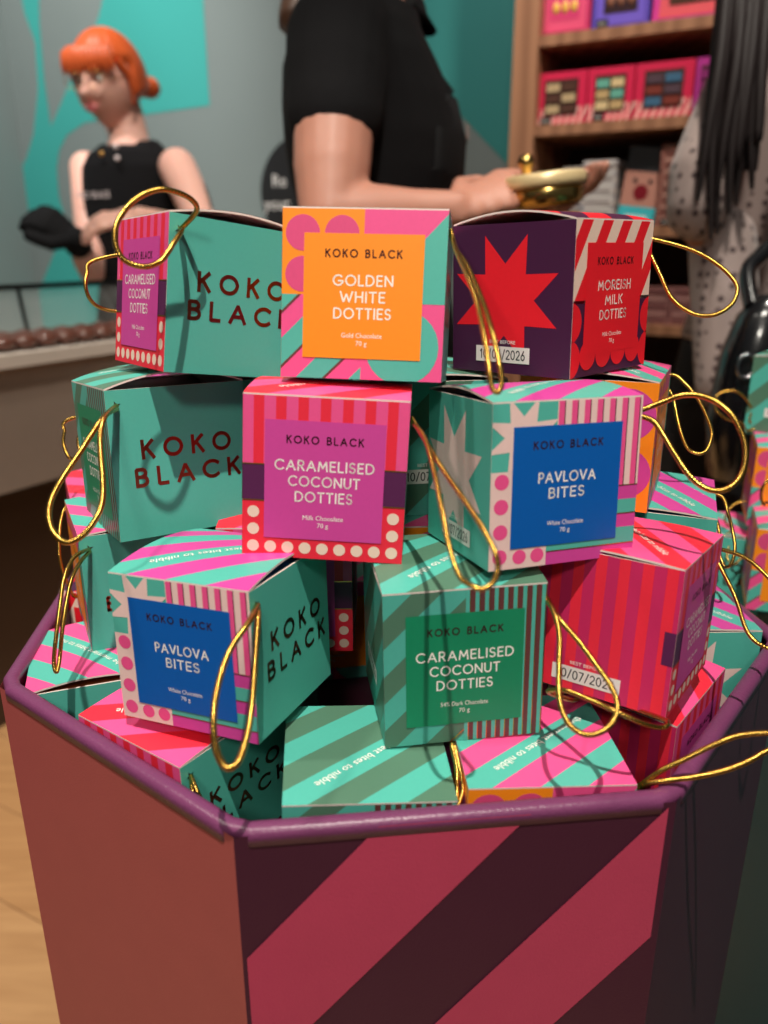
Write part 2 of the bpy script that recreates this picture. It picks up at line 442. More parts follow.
ROT = None
def rodm(r):
    v = Vector(r); a = v.length
    return Matrix.Rotation(a, 4, v.normalized()) if a > 1e-9 else Matrix.Identity(4)
def gift_box(rv, c, kind, label, date='10/07/2026', sc=(1, 1), arch=.045, cord=None, cr=.017, cord_label=None):
    """rv: rotation vector, c: centre in box units from the camera; cord: [(px, py, depth offset)]"""
    M = Matrix.Translation(Vector(c) * U + Vector((0, 0, HC))) @ rodm(rv)
    base = M @ Vector((0, 0, -.5 * sc[0] * U))
    M2 = Matrix.Translation(base) @ rodm(rv)
    e = empty('gift_box', M=M2)
    tag(e, label, 'gift box', 'cube gift boxes of chocolates piled in the display bin')
    e.scale = (1, 1, 1)
    R = box_meshes(kind, date, arch)
    L = Matrix.Diagonal((U, U * sc[1] / .97, U * sc[0], 1)) ; L = L @ Matrix.Translation((0, 0, .5))
    for nm in ('label_panel', 'back_panel', 'pattern_panel', 'logo_panel', 'lid', 'bottom_panel', 'dust_flap'):
        o = part_obj(nm, R[nm], e); o.matrix_local = L
    if cord:
        hole = M2 @ (L @ HOLE); hz = w2z(hole)
        pts = [hole]
        for (px, py, dz) in cord: pts.append(at(px, py, hz + dz * U))
        pts.append(hole + Vector((0, 0, -.0015)))
        inv = M2.inverted()
        mb = MB(); mb.tube([inv @ p for p in spline(pts)], cr * U * .84, GOLD, 10)
        o = mb.build('cord', e); o['label'] = 'gold elastic cord loop'
    return e

# ------------------------------------------------------------------ the pile of gift boxes (pose: rotation vector, centre)
def ax(*p): return list(p)
def loop(P, d0=-.05, d1=-.4, start=1):
    """depth offsets: bulge towards the viewer in the middle of the loop"""
    n = len(P); return [(p[0], p[1], (p[2] if len(p) > 2 else d0 + (d1 - d0) * math.sin(PI * (i + .5) / n))) for i, p in enumerate(P)]

gift_box((-.145, .037, -.958), (-1.276, 5.943, -.37), 'milk', 'teal gift box with narrow pink label, on top beside the orange-labelled box', sc=(.988, .968), arch=.06,
  cord=loop([(196.4, 211.5), (191.8, 200), (176, 192), (156, 190), (133, 201.5), (117.3, 223), (115.3, 243), (124.4, 260), (144.5, 266.8), (161.7, 260), (174.6, 241.6), (181.7, 231)], -.1, -.5), cr=.02)
gift_box((-.14, .029, -.112), (-.077, 5.496, -.356), 'golden', 'gift box with an orange golden white dotties label, top centre of the pile', sc=(1.002, .965), arch=.03,
  cord=[(456, 249, -.1), (465, 262, -.25), (474, 280, -.4), (484, 305, -.6), (493, 335, -.8), (499, 362, -.85), (502, 382, -.85), (498, 392, -.85), (492, 387, -.85), (489, 368, -.85), (485, 340, -.8), (478, 306, -.6), (467, 275, -.4), (456, 251, -.15)])
gift_box((-.025, -.014, .791), (1.205, 5.97, -.349), 'moreish', 'plum gift box with a red star side and red moreish milk dotties label', date='10/06/2026', sc=(.991, .992), arch=.07,
  cord=loop([(686.4, 248), (711, 260), (728.6, 274), (737.4, 288), (732, 304), (714.6, 314.8), (693.5, 313.8), (672.4, 299), (660, 274)], 0, -.2))
gift_box((-.051, -.061, -1.005), (-1.716, 6.009, -1.499), 'dark', 'teal gift box with brown lettering and dark green label, beside the magenta-labelled box', sc=(1.062, 1.0), arch=.09,
  cord=loop([(101.5, 419.7), (81, 451), (59, 484), (49.6, 506), (50.4, 525), (60.5, 540), (72.8, 541.4), (89, 529), (101.5, 506), (103, 481), (100.7, 454), (100.7, 432), (106, 415)], -.2, -.7), cr=.022)
gift_box((-.072, .048, -.046), (-.344, 5.162, -1.393), 'milk', 'pink and red gift box facing front with magenta label and cream dots', sc=(1.003, .957), arch=.05,
  cord=[(429.5, 447.7, -.35), (445.8, 473.7, -.55), (468.6, 506, -.8), (484.9, 532, -.95), (495, 552, -1.0), (498, 568, -1.0), (493, 582.7, -1.0), (483, 588.6, -1.0), (472, 586, -1.0), (458.8, 574.6, -1.0), (449, 545, -.95), (442.6, 512.8, -.85), (434, 470, -.6), (424.6, 438, -.35)])
gift_box((-.07, .006, .341), (.928, 4.981, -1.367), 'pavlova', 'gift box with bright blue label facing front under the red star box', date='10/07/2026', sc=(.983, .914), arch=.05,
  cord=loop([(660, 403), (679, 396), (695.5, 395), (712, 399.8), (726, 409), (736.5, 422), (744.7, 443), (744.7, 464), (737.6, 480.6), (723.6, 490), (707, 488.8), (690.8, 477), (676.7, 457), (662.6, 433.7), (653, 421)], 0, -.2), cr=.021)
gift_box((-.046, -.03, -.391), (-1.035, 4.768, -2.387), 'pavlova', 'gift box with blue label and shaded teal side, below the magenta label', sc=(.97, .97), arch=.06,
  cord=[(249.5, 621, -.2), (230, 650, -.35), (218.6, 682.8, -.5), (213.7, 715, -.6), (215, 744.6, -.62), (221.8, 762.5, -.62), (230, 768, -.62), (239.7, 759, -.6), (247.9, 731.6, -.5), (252.8, 695.8, -.35), (256, 650, -.2), (258, 617.7, -.1)], cr=.021)
gift_box((-.002, -.018, .143), (.424, 4.815, -2.443), 'dark', 'green striped gift box with an emerald dark chocolate label facing front', sc=(1.03, .97), arch=.045,
  cord=loop([(558.5, 617.5), (577, 639), (595.6, 664), (611, 686), (617.5, 705), (612.8, 722), (598.8, 733), (583, 733.8), (567.5, 722), (559.7, 698.8), (559, 667.5), (559.6, 636), (554, 612)], -.15, -.6), cr=.019)
gift_box((.028, .04, .088), (-.138, 4.28, -3.49), 'dark', 'gift box with flat green striped lid, low against the front rim', sc=(.995, .975), arch=.008,
  cord=[(463, 790, .05), (459, 765, .1), (455, 748, .15), (452, 746, .15), (457, 770, .1)])
gift_box((.003, .026, .073), (.938, 4.40, -3.465), 'golden', 'gift box with pink and teal striped lid, below the emerald-labelled box', sc=(.95, .98), arch=.01,
  cord=loop([(659, 772), (685, 759), (711.7, 745.8), (738, 735.7), (768, 733), (790, 736), (796, 742), (768, 750.5), (747, 762), (720.5, 771.5), (694, 777), (667.7, 780.5), (648, 784)], -.05, -.25), cr=.02)
gift_box((-.05, .07, .97), (1.615, 4.97, -2.32), 'milk', 'red striped gift box turned sideways, showing a full date sticker', sc=(.95, .985), arch=.02,
  cord=[(744, 557, 0), (768, 577, -.05), (790, 600, -.15), (800, 630, -.3), (788, 648, -.35), (768, 648, -.35), (748, 633, -.3), (734, 594, -.15)])
gift_box((.02, -.01, -.615), (-1.349, 4.767, -3.43), 'milk', 'pink and red lidded gift box against the rim under the lower blue label', sc=(.914, .973), arch=.03,
  cord=[(196, 789, -.1), (202, 802, -.1), (208, 815, -.1), (211, 830, -.05), (205, 832, -.05), (198, 812, -.08), (193, 793, -.08)], cr=.019)
gift_box((.01, -.014, -1.25), (-2.26, 5.63, -3.55), 'golden', 'pink and teal lidded gift box low in the bin by its leftmost corner', sc=(1.0, .97), arch=.06,
  cord=[(38, 700, -.08), (37, 708, -.1), (33, 714, -.1), (31, 706, -.08), (34, 698, -.05)])
gift_box((0, 0, -1.117), (-2.04, 6.2, -2.525), 'golden', 'narrow teal gift box side with a hanging cord, left of the lower blue label', sc=(.965, .97), arch=.03,
  cord=[(80.8, 552.6, -.2), (71.9, 560, -.3), (64, 579, -.45), (60.5, 602, -.5), (56.6, 632.6, -.55), (54, 658, -.55), (54.9, 669.4, -.55), (57.4, 670.7, -.55), (60, 655, -.5), (63, 625, -.5), (70.6, 582, -.4), (80.8, 561.5, -.2)])
gift_box((0, 0, -1.155), (-2.49, 7.3, -2.62), 'milk', 'red-lidded gift box peeking out at the back by the gold loops', sc=(.986, .97), arch=.05,
  cord=[(67, 507, -.15), (61, 521, -.2), (59, 544, -.25), (60.5, 562, -.25), (66, 580, -.2), (74, 596, -.15), (80, 590, -.1), (80, 550, -.1), (78, 515, -.05)])
gift_box((.024, -.012, 1.225), (2.118, 6.104, -2.362), 'pavlova', 'teal and magenta lidded gift box behind the sideways pink one', sc=(1.0, .97), arch=.03,
  cord=[(722, 497, -.1), (727, 510, -.15), (732, 528, -.15), (735, 548, -.2), (731, 564, -.2), (724, 566, -.15), (719, 550, -.1), (718, 525, 0)])
gift_box((0, -.004, 1.60), (2.50, 6.20, -3.4), 'pavlova', 'teal gift box with pale star, low by the rightmost rim', sc=(1.0, .97), arch=.02)
gift_box((0, .001, .886), (1.88, 5.27, -3.53), 'milk', 'low red striped gift box under the sideways one with date sticker', sc=(.999, .97), arch=.04)
gift_box((-.014, .012, 1.168), (1.64, 6.12, -1.37), 'golden', 'orange-sided gift box half hidden behind the upper blue label', sc=(.931, .97), arch=.05,
  cord=loop([(674.4, 375), (686, 384.5), (697.8, 398.6), (707, 417), (711.9, 433.7), (708, 448), (700, 453.7), (688.4, 449), (681.4, 433.7), (676.7, 415), (672, 395)], 0, -.1))
gift_box((0, 0, 0), (-.74, 6.05, -2.48), 'milk', 'pink gift box in the shaded gap between the blue and emerald labels')
gift_box((0, 0, PI / 2 + .17), (.32, 6.22, -1.42), 'dark', 'shaded green gift box seen in the gap between the magenta and blue labels')
# deeper boxes that carry the visible ones, mostly hidden
FILL = [(-.05, 0, -1.0, -1.42, 7.15, -.42, 'milk', [(98.6, 258.8, 0), (87, 274.5, -.1), (86.6, 291.7, -.1), (97, 306, 0), (120, 311, .1), (138, 300, .2), (138, 265, .2), (117, 252, .1)], 'hidden gift box with its gold loop poking out past the pink label'),
        (0, 0, -1.0, -1.75, 7.3, -1.62, 'pavlova', [(72.8, 418, 0), (64.6, 432, 0), (64, 445.7, 0), (70, 458, 0), (80, 455, .1), (85, 430, .1)], 'hidden gift box with its gold loop poking out by the dark green label'),
        (0, 0, -.1, -1.2, 7.35, -2.44, 'dark', None, 'gift box deep in the middle of the pile behind the shaded pink one'),
        (0, 0, .1, .42, 6.05, -2.46, 'golden', None, 'gift box deep in the pile behind the emerald label'),
        (0, 0, -.1, -1.15, 5.98, -3.5, 'dark', None, 'gift box at the bottom of the pile behind the leaning blue label'),
        (0, 0, .3, .75, 6.6, -3.47, 'milk', None, 'gift box at the bottom of the pile behind the shaded gap'),
        (0, 0, -.3, -2.3, 6.95, -3.45, 'moreish', None, 'gift box at the bottom of the pile behind the leftmost lid'),
        (0, 0, .2, -.6, 7.3, -3.47, 'golden', None, 'gift box at the bottom centre of the bin'),
        (0, 0, .7, 1.55, 7.35, -2.44, 'pavlova', None, 'gift box deep in the pile behind the teal and magenta lid'),
        (0, 0, .5, 1.75, 7.55, -3.47, 'dark', None, 'gift box at the bottom of the bin below the back lids')]
for a, b, c, x, y, z, k, cd, lb in FILL:
    gift_box((a, b, c), (x, y, z), k, lb, cord=cd)
gift_box((0, 0, .08), (.92, 5.56, -3.5), 'pavlova', 'hidden gift box whose gold cord trails over the striped lid', sc=(1.0, .97), arch=.03,
  cord=[(575, 700, -.7), (548, 692, -1.1), (564, 690, -1.3), (586, 698, -1.35), (617.5, 711.8, -1.4), (642.5, 723, -1.4), (661, 727.5, -1.35), (667.5, 723, -1.3), (655, 716, -1.1)])

# ------------------------------------------------------------------ octagonal display bin
BIN_C = Vector((.08 * U, 6.69 * U, 0)); BIN_R = 3.278 * U; RIM_Z = HC - 3.025 * U
def bin_pt(k, r=1.0, z=RIM_Z, c=BIN_C, R=BIN_R, a0=209.2):
    a = math.radians(a0 + 45 * k); return Vector((c.x + R * r * math.cos(a), c.y + R * r * math.sin(a), z))
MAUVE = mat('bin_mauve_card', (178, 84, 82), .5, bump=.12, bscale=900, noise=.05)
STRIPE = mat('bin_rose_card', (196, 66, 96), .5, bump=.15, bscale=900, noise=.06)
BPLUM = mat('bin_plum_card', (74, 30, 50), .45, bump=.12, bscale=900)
RIMM = mat('bin_rim_purple', (116, 58, 96), .34, bump=.25, bscale=700, noise=.1)
be = tag(empty('display_bin', BIN_C), 'tall mauve and plum bin with rose diagonal stripes, full of gift boxes', 'display bin')
def shift(o, c):
    o.location = -Vector((c.x, c.y, 0)) ; return o
BOT = .002; BR = .98
for k in range(8):
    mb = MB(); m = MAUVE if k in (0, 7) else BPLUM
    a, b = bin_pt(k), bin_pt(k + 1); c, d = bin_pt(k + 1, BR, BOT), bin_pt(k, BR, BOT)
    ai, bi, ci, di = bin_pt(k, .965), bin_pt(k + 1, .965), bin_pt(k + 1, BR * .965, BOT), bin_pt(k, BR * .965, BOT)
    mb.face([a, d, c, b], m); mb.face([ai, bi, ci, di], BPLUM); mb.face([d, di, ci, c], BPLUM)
    if k == 1:   # printed diagonal bands
        L = (b - a).length; ex = (b - a) / L; nn = Vector((ex.y, -ex.x, 0)).normalized() * .0004
        for j in range(8):
            s0 = (.79 + 1.70 * j) * U; s1 = s0 + .86 * U
            # s = x + 1.04*depth
            H = RIM_Z - .02
            p = [(s0 - .9 * 5, 5), (s1 - .9 * 5, 5), (s1, 0), (s0, 0)]
            p = clip_rect(p, .002, .0, L - .0035, H)
            if p:
                def P3(x, dep):
                    t = dep / (RIM_Z - BOT); top = a + ex * x; bt = d + (c - d) * (x / L)
                    return top * (1 - t) + bt * t + nn
                mb.face([P3(x, y) for x, y in p], STRIPE)
    o = mb.build('side_panel', be); shift(o, BIN_C)
mb = MB(); ring = []
for k in range(8):
    ring.append(bin_pt(k, .983, RIM_Z - .0005))
pts = []
for k in range(8):
    p, q = ring[k], ring[(k + 1) % 8]
    for t in (.03, .25, .5, .75, .97): pts.append(p.lerp(q, t))
def rim_ring(pts, w, h, m, mb):
    rows = []; N = len(pts)
    cen = sum(pts, Vector()) / N
    for i, p in enumerate(pts):
        out = (p - cen); out.z = 0; out.normalize()
        t = (pts[(i + 1) % N] - pts[i - 1]).normalized(); n = Vector((t.y, -t.x, 0)).normalized()
        if n.dot(out) < 0: n = -n
        prof = [(-w, -h * 1.6), (-w, 0), (-w * .8, h * .7), (-w * .3, h), (w * .3, h), (w * .8, h * .7), (w, 0), (w, -h * 1.6)]
        rows.append([p + n * a + Vector((0, 0, b)) for a, b in prof])
    rows.append(rows[0]); mb.grid(rows, m, close=True)
rim_ring(pts, .0043, .003, RIMM, mb)
shift(mb.build('rim', be), BIN_C)
mb = MB(); mb.face([bin_pt(k, .955, HC - 3.99 * U) for k in range(8)], BPLUM); mb.face([bin_pt(k, .955, HC - 4.02 * U) for k in range(7, -1, -1)], BPLUM)
shift(mb.build('inner_shelf', be), BIN_C)

# neighbouring teal bin with its own boxes
B2C = Vector((.60, .62, 0)); B2R = .26
TB = mat('bin_teal_card', (44, 104, 112), .5, bump=.12, bscale=900)
b2 = tag(empty('display_bin', B2C), 'dark teal card bin standing beside the striped one', 'display bin')
for k in range(8):
    g = lambda k, r, z: bin_pt(k, r, z, B2C, B2R, 202.5)
    mb = MB(); Z2 = HC - .245
    a, b, c, d = g(k, 1, Z2), g(k + 1, 1, Z2), g(k + 1, .97, .002), g(k, .97, .002)
    ai, bi, ci, di = g(k, .965, Z2), g(k + 1, .965, Z2), g(k + 1, .936, .002), g(k, .936, .002)
    mb.face([a, d, c, b], TB); mb.face([ai, bi, ci, di], TB); mb.face([a, b, bi, ai], TB); mb.face([d, di, ci, c], TB)
    shift(mb.build('side_panel', b2), B2C)
mb = MB(); mb.face([g(k, .95, Z2 - .06) for k in range(8)], TB); mb.face([g(k, .95, Z2 - .063) for k in range(7, -1, -1)], TB)
shift(mb.build('inner_shelf', b2), B2C)
def bx2(px, py, zc, yaw, kind, label, cord=None, dz=0):
    p = at(px, py, zc); c = ((p.x) / U, p.y / U, (p.z - HC) / U)
    return gift_box((0, 0, yaw), c, kind, label, cord=cord, arch=.03)

# ------------------------------------------------------------------ the shop: floor, wall, counter, shelves
E1 = Vector((.875, -.485, 0)).normalized(); E2 = Vector((.485, .875, 0)).normalized(); EZ = Vector((0, 0, 1))
def hit(px, py, d, n=None):
    """point of the view line through a pixel on the vertical plane E2.p = d"""
    n = n or E2; o = Vector((0, 0, HC)); r = cam2w(ray(px, py)) - o
    return o + r * ((d - n.dot(o)) / n.dot(r))
def frame(o): # local axes: x along the wall, y into it
    return Matrix.Translation(o) @ Matrix(((E1.x, E2.x, 0, 0), (E1.y, E2.y, 0, 0), (0, 0, 1, 0), (0, 0, 0, 1)))

# wooden floor
fm = bpy.data.materials.new('oak_floor'); fm.use_nodes = True; nt = fm.node_tree; b = nt.nodes['Principled BSDF']; b.inputs['Roughness'].default_value = .45
tc = nt.nodes.new('ShaderNodeTexCoord'); mp = nt.nodes.new('ShaderNodeMapping'); mp.inputs['Rotation'].default_value = (0, 0, .5)
br = nt.nodes.new('ShaderNodeTexBrick'); br.inputs['Scale'].default_value = 1; br.inputs['Brick Width'].default_value = 1.6; br.inputs['Row Height'].default_value = .16; br.inputs['Mortar Size'].default_value = .0015
br.inputs['Color1'].default_value = (s2l(206), s2l(160), s2l(112), 1); br.inputs['Color2'].default_value = (s2l(194), s2l(146), s2l(98), 1); br.inputs['Mortar'].default_value = (s2l(150), s2l(108), s2l(72), 1)
m2 = nt.nodes.new('ShaderNodeMapping'); m2.inputs['Scale'].default_value = (1.2, 14, 1); m2.inputs['Rotation'].default_value = (0, 0, .5)
nz = nt.nodes.new('ShaderNodeTexNoise'); nz.inputs['Scale'].default_value = 3; nz.inputs['Detail'].default_value = 6; nz.inputs['Distortion'].default_value = 1.2
mx = nt.nodes.new('ShaderNodeMix'); mx.data_type = 'RGBA'; mx.blend_type = 'MULTIPLY'; mx.inputs['Factor'].default_value = .45
rp = nt.nodes.new('ShaderNodeValToRGB'); rp.color_ramp.elements[0].color = (.6, .5, .42, 1); rp.color_ramp.elements[1].color = (1, 1, 1, 1); rp.color_ramp.elements[0].position = .3; rp.color_ramp.elements[1].position = .65
L = nt.links.new
L(tc.outputs['Object'], mp.inputs['Vector']); L(mp.outputs['Vector'], br.inputs['Vector']); L(tc.outputs['Object'], m2.inputs['Vector']); L(m2.outputs['Vector'], nz.inputs['Vector'])
L(nz.outputs['Fac'], rp.inputs['Fac']); L(br.outputs['Color'], mx.inputs[6]); L(rp.outputs['Color'], mx.inputs[7]); L(mx.outputs[2], b.inputs['Base Color'])
mb = MB(); mb.face([(-4, -2, 0), (4, -2, 0), (4, 5, 0), (-4, 5, 0)], fm); mb.face([(-4, -2, -.05), (-4, 5, -.05), (4, 5, -.05), (4, -2, -.05)], fm)
tag(mb.build('floor'), kind='structure')

# mural wall
WD = 2.30
GREY = mat('wall_grey_paint', (128, 140, 138), .7, noise=.03, nscale=6, bump=.05); WT = mat('wall_turquoise_paint', (62, 172, 164), .65, noise=.03, nscale=6)
mb = MB(); WF = frame(E2 * WD)
mb.box((-.3, .05, 1.4), (7, .1, 2.8), GREY, WF)
def wp(P, m, o=.0015):
    mb.face([hit(x, y, WD - o) for x, y in P], m)
k = 1 / 2.846
def S(P): return [(x * k, y * k) for x, y in P]
wp(S([(305, -60), (575, -60), (578, 0), (597, 300), (420, 325), (330, 335), (240, 350), (190, 385), (168, 430), (162, 480), (168, 560), (190, 630), (0, 640), (-60, 640), (-60, 560), (0, 580), (40, 520), (75, 450), (95, 380), (108, 250), (100, 120), (70, 40), (50, -60), (110, -60), (112, 60), (125, 220), (145, 360), (175, 290), (205, 215), (245, 130), (280, 50)]), WT)
wp(S([(190, 628), (235, 640), (700, 640), (700, 1250), (-60, 1250), (0, 1020), (75, 920), (130, 780)]), WT)
wp([(360, -40), (520, -40), (520, 178), (505, 162), (415, 68), (380, 20)], mat('wall_deep_teal_paint', (52, 142, 138), .65, noise=.03, nscale=6))
tag(mb.build('wall_back'), kind='structure')
mb = MB(); LW = frame(E1 * -2.9)
mb.box((-.05, 0, 1.4), (.1, 5.5, 2.8), GREY, LW); tag(mb.build('wall_left'), kind='structure')

# round black notice on the wall
NB = mat('notice_black', (26, 26, 28), .6); NW = mat('notice_white_letters', (236, 232, 226), .6)
o0 = hit(304, 192, WD - .002); Mn = frame(o0)
mb = MB(); P = disc(0, 0, .17, 48)
mb.face([Mn @ Vector((x, -.004, y)) for x, y in P], NB)
for i in range(48):
    a, c = P[i], P[(i + 1) % 48]; mb.face([Mn @ Vector((a[0], -.004, a[1])), Mn @ Vector((a[0], .001, a[1])), Mn @ Vector((c[0], .001, c[1])), Mn @ Vector((c[0], -.004, c[1]))], NB)
for t, x, y, s_ in (('Re', -.092, .035, .055), ('your', -.105, -.035, .055)):
    for q in font_text(t, x, y, s_): mb.face([Mn @ Vector((u, -.0048, v)) for u, v in q], NW)
tag(mb.build('wall_sign'), 'round black sign with white words on the grey wall', 'sign')

# chocolate counter on the left
CW = mat('counter_stone', (222, 210, 198), .4, noise=.05, nscale=12); CP = mat('counter_panel', (150, 134, 122), .5); DKW = mat('dark_wood', (58, 38, 26), .6)
ce = at(57, 349, 1.68); NC = Vector((E1.x, E1.y, 0)); Mc = frame(Vector((ce.x, ce.y, 0)))
ct = tag(empty('counter', (ce.x, ce.y, 0)), 'pale stone shop counter with a taupe front panel and dark recessed base', 'counter')
def sub_at(o, c): o.location = -Vector(c); return o
cz = ce.z
mb = MB(); mb.box((-.14, -.35, cz - .012), (.29, 2.5, .026), CW, Mc); sub_at(mb.build('countertop', ct), (ce.x, ce.y, 0))
mb = MB(); mb.box((-.145, -.35, cz - .15), (.27, 2.48, .25), CP, Mc); sub_at(mb.build('front_panel', ct), (ce.x, ce.y, 0))
mb = MB(); mb.box((-.2, -.35, (cz - .275) / 2), (.14, 2.3, cz - .275), DKW, Mc); sub_at(mb.build('base', ct), (ce.x, ce.y, 0))
CH = mat('milk_chocolate_glaze', (104, 62, 50), .22, coat=.3); CHW = mat('white_chocolate', (240, 222, 180), .35)
for row, (dx, m, n0, r) in enumerate(((-.05, CH, 22, .027), (-.115, CH, 20, .026), (-.185, CHW, 12, .018))):
    for i in range(n0):
        mb = MB(); y = -.56 + i * (.052 if r > .015 else .033)
        if row == 2: y -= .0
        mb.ell((0, 0, 0), (r * 1.1, r * 1.15, r * .62), m, 14, 8); 
        mb.tube([(-r * .8, 0, r * .42), (0, 0, r * .64), (r * .8, 0, r * .42)], .0016, m, 5)
        o = mb.build('chocolate'); o.location = Mc @ Vector((dx, y, cz + .001 + r * .62)); o.rotation_euler = (0, 0, .5 + .2 * random.uniform(-1, 1))
        tag(o, ('glossy brown moulded chocolate in the row nearest the counter edge', 'glossy brown moulded chocolate in the second row from the counter edge', 'small cream white chocolate on the counter behind the brown rows')[row], 'chocolate', ('front row of brown chocolates', 'second row of brown chocolates', 'row of white chocolates')[row])
gl = bpy.data.materials.new('screen_glass'); gl.use_nodes = True; b = gl.node_tree.nodes['Principled BSDF']; b.inputs['Base Color'].default_value = (.93, .98, .97, 1)
b.inputs['Roughness'].default_value = .02; b.inputs['Alpha'].default_value = .12
BK = mat('black_metal', (24, 26, 28), .4, .5)
gs = tag(empty('glass_screen', (ce.x, ce.y, 0)), 'low glass screen with a thin black top rail standing on the chocolate counter', 'glass screen')
g1 = at(42, 330, 1.80); g0 = (Mc.inverted() @ g1); gx = -.24
zt = at(30, 287, 1.83).z
mb = MB(); mb.box((gx, .1, (zt + cz) / 2), (.006, 1.5, zt - cz), gl, Mc); sub_at(mb.build('glass_pane', gs), (ce.x, ce.y, 0))
mb = MB(); mb.box((gx, .1, zt), (.014, 1.5, .012), BK, Mc); sub_at(mb.build('top_rail', gs), (ce.x, ce.y, 0))
for yy in (.12, .7):
    mb = MB(); mb.tube([Mc @ Vector((gx, yy, cz)), Mc @ Vector((gx + .01, yy - .02, zt))], .005, BK, 8); sub_at(mb.build('bracket', gs), (ce.x, ce.y, 0))

# shelving unit
SD = 1.90; WOOD = bpy.data.materials.new('shelf_oak'); WOOD.use_nodes = True; nt = WOOD.node_tree; b = nt.nodes['Principled BSDF']; b.inputs['Roughness'].default_value = .5
tc = nt.nodes.new('ShaderNodeTexCoord'); wv = nt.nodes.new('ShaderNodeTexWave'); wv.inputs['Scale'].default_value = 9; wv.inputs['Distortion'].default_value = 5; wv.inputs['Detail'].default_value = 3
mp = nt.nodes.new('ShaderNodeMapping'); mp.inputs['Scale'].default_value = (1, 1, .15)
rp = nt.nodes.new('ShaderNodeValToRGB'); rp.color_ramp.elements[0].color = (s2l(150), s2l(104), s2l(76), 1); rp.color_ramp.elements[1].color = (s2l(176), s2l(126), s2l(94), 1)
L = nt.links.new; L(tc.outputs['Object'], mp.inputs['Vector']); L(mp.outputs['Vector'], wv.inputs['Vector']); L(wv.outputs['Fac'], rp.inputs['Fac']); L(rp.outputs['Color'], b.inputs['Base Color'])
p0 = hit(511, 100, SD); p1 = hit(535, 100, SD); PW = (p1 - p0).length; S0 = Vector((p0.x, p0.y, 0)); Ms = frame(S0)
SL = 1.3; SDEP = .30
sh = tag(empty('shelving_unit', S0), 'light oak shelving unit stocked with colourful chocolate packs', 'shelving')
def sp(name, c, s_, m=WOOD):
    mb = MB(); mb.box(c, s_, m, Ms); sub_at(mb.build(name, sh), S0)
sp('upright', (PW / 2, SDEP / 2, 1.1), (PW, SDEP, 2.2)); sp('upright', (SL, SDEP / 2, 1.1), (.03, SDEP, 2.2))
mb = MB(); mb.box((SL / 2, SDEP - .006, 1.1), (SL - .02, .01, 2.2), mat('shelf_back', (52, 36, 30), .7), Ms); sub_at(mb.build('back_panel', sh), S0)
zs = []
for px, py in ((536, 35.5), (534.6, 125.5), (655, 226), (646, 325), (672, 431)):
    zs.append(hit(px, py, SD).z)
zs += [zs[-1] - .2, zs[-1] - .4, .08]
for z in zs: sp('shelf', (SL / 2, SDEP / 2 - .002, z - .011), (SL - PW, SDEP - .012, .022))
def sx(px, py, d=.03): # local x on the shelf for a pixel, d behind the front edge
    return (Ms.inverted() @ hit(px, py, SD + d)).x
def prod(name, mbf, label, cat, group, x, z, d=.03, rot=0):
    mb = MB(); mbf(mb); o = mb.build(name); o.matrix_world = frame(Ms @ Vector((x, d, z))) @ Matrix.Rotation(rot, 4, 'Z'); return tag(o, label, cat, group)
pal = lambda n, c: mat(n, c, .35)
def window_box(body, trim_, win, w, h, dpt, stripes=True):
    def f(mb):
        mb.box((w / 2, dpt / 2, h / 2), (w, dpt, h), pal('pack_%d_%d_%d' % body, body))
        B_ = pal('pack_%d_%d_%d' % trim_, trim_); o = -.0008
        def q(u0, v0, u1, v1, m, o_=o): mb.face([(u0 * w, o_, v0 * h), (u1 * w, o_, v0 * h), (u1 * w, o_, v1 * h), (u0 * w, o_, v1 * h)], m)
        if stripes:
            for k in range(-2, 9):
                p = clip_rect([(k * .14, 0), (k * .14 + .07, 0), (k * .14 + .22, .34), (k * .14 + .15, .34)], 0, 0, 1, .34)
                if p: mb.face([(u * w, o, v * h) for u, v in p], B_)
        else: q(.04, .04, .96, .2, B_)
        q(.16, .2, .84, .86, pal('pack_inside', (70, 44, 40)), -.0014)
        for i in range(3):
            for j in range(2):
                mb.box((w * (.34 + .32 * j), -.003, h * (.31 + .2 * i)), (w * .27, .004, h * .15), pal('pack_%d_%d_%d' % win[(i + j) % len(win)], win[(i + j) % len(win)]))
    return f
zA, zB, zC, zD, zE = zs[:5]
# top shelf: three packs
def card_pack(body, trim_, inner, w, h, dpt):
    def f(mb):
        mb.box((w / 2, dpt / 2, h / 2), (w, dpt, h), pal('pack_%d_%d_%d' % body, body))
        mb.face([(w * .08, -.0008, h * .08), (w * .92, -.0008, h * .08), (w * .92, -.0008, h * .92), (w * .08, -.0008, h * .92)], pal('pack_%d_%d_%d' % trim_, trim_))
        mb.face([(w * .2, -.0016, h * .25), (w * .8, -.0016, h * .25), (w * .8, -.0016, h * .85), (w * .2, -.0016, h * .85)], pal('pack_%d_%d_%d' % inner[0], inner[0]))
        for i in range(3): mb.ell((w * (.32 + .18 * i), -.002, h * .45), (w * .075, .003, h * .1), pal('pack_%d_%d_%d' % inner[1], inner[1]), 12, 6)
    return f
xs = [sx(540, 30), sx(592, 25), sx(655, 20)]
prod('chocolate_pack', card_pack((210, 60, 110), (240, 90, 130), ((226, 70, 120), (244, 190, 90)), xs[1] - xs[0] - .006, .12, .09), 'pink chocolate pack with a golden motif, first on the uppermost visible shelf', 'chocolate pack', 'packs on the upper shelf', xs[0], zA)
prod('chocolate_pack', card_pack((104, 84, 190), (122, 100, 210), ((60, 40, 44), (150, 100, 80)), xs[2] - xs[1] - .014, .12, .09), 'violet chocolate pack with a dark window on the upper shelf', 'chocolate pack', 'packs on the upper shelf', xs[1], zA)
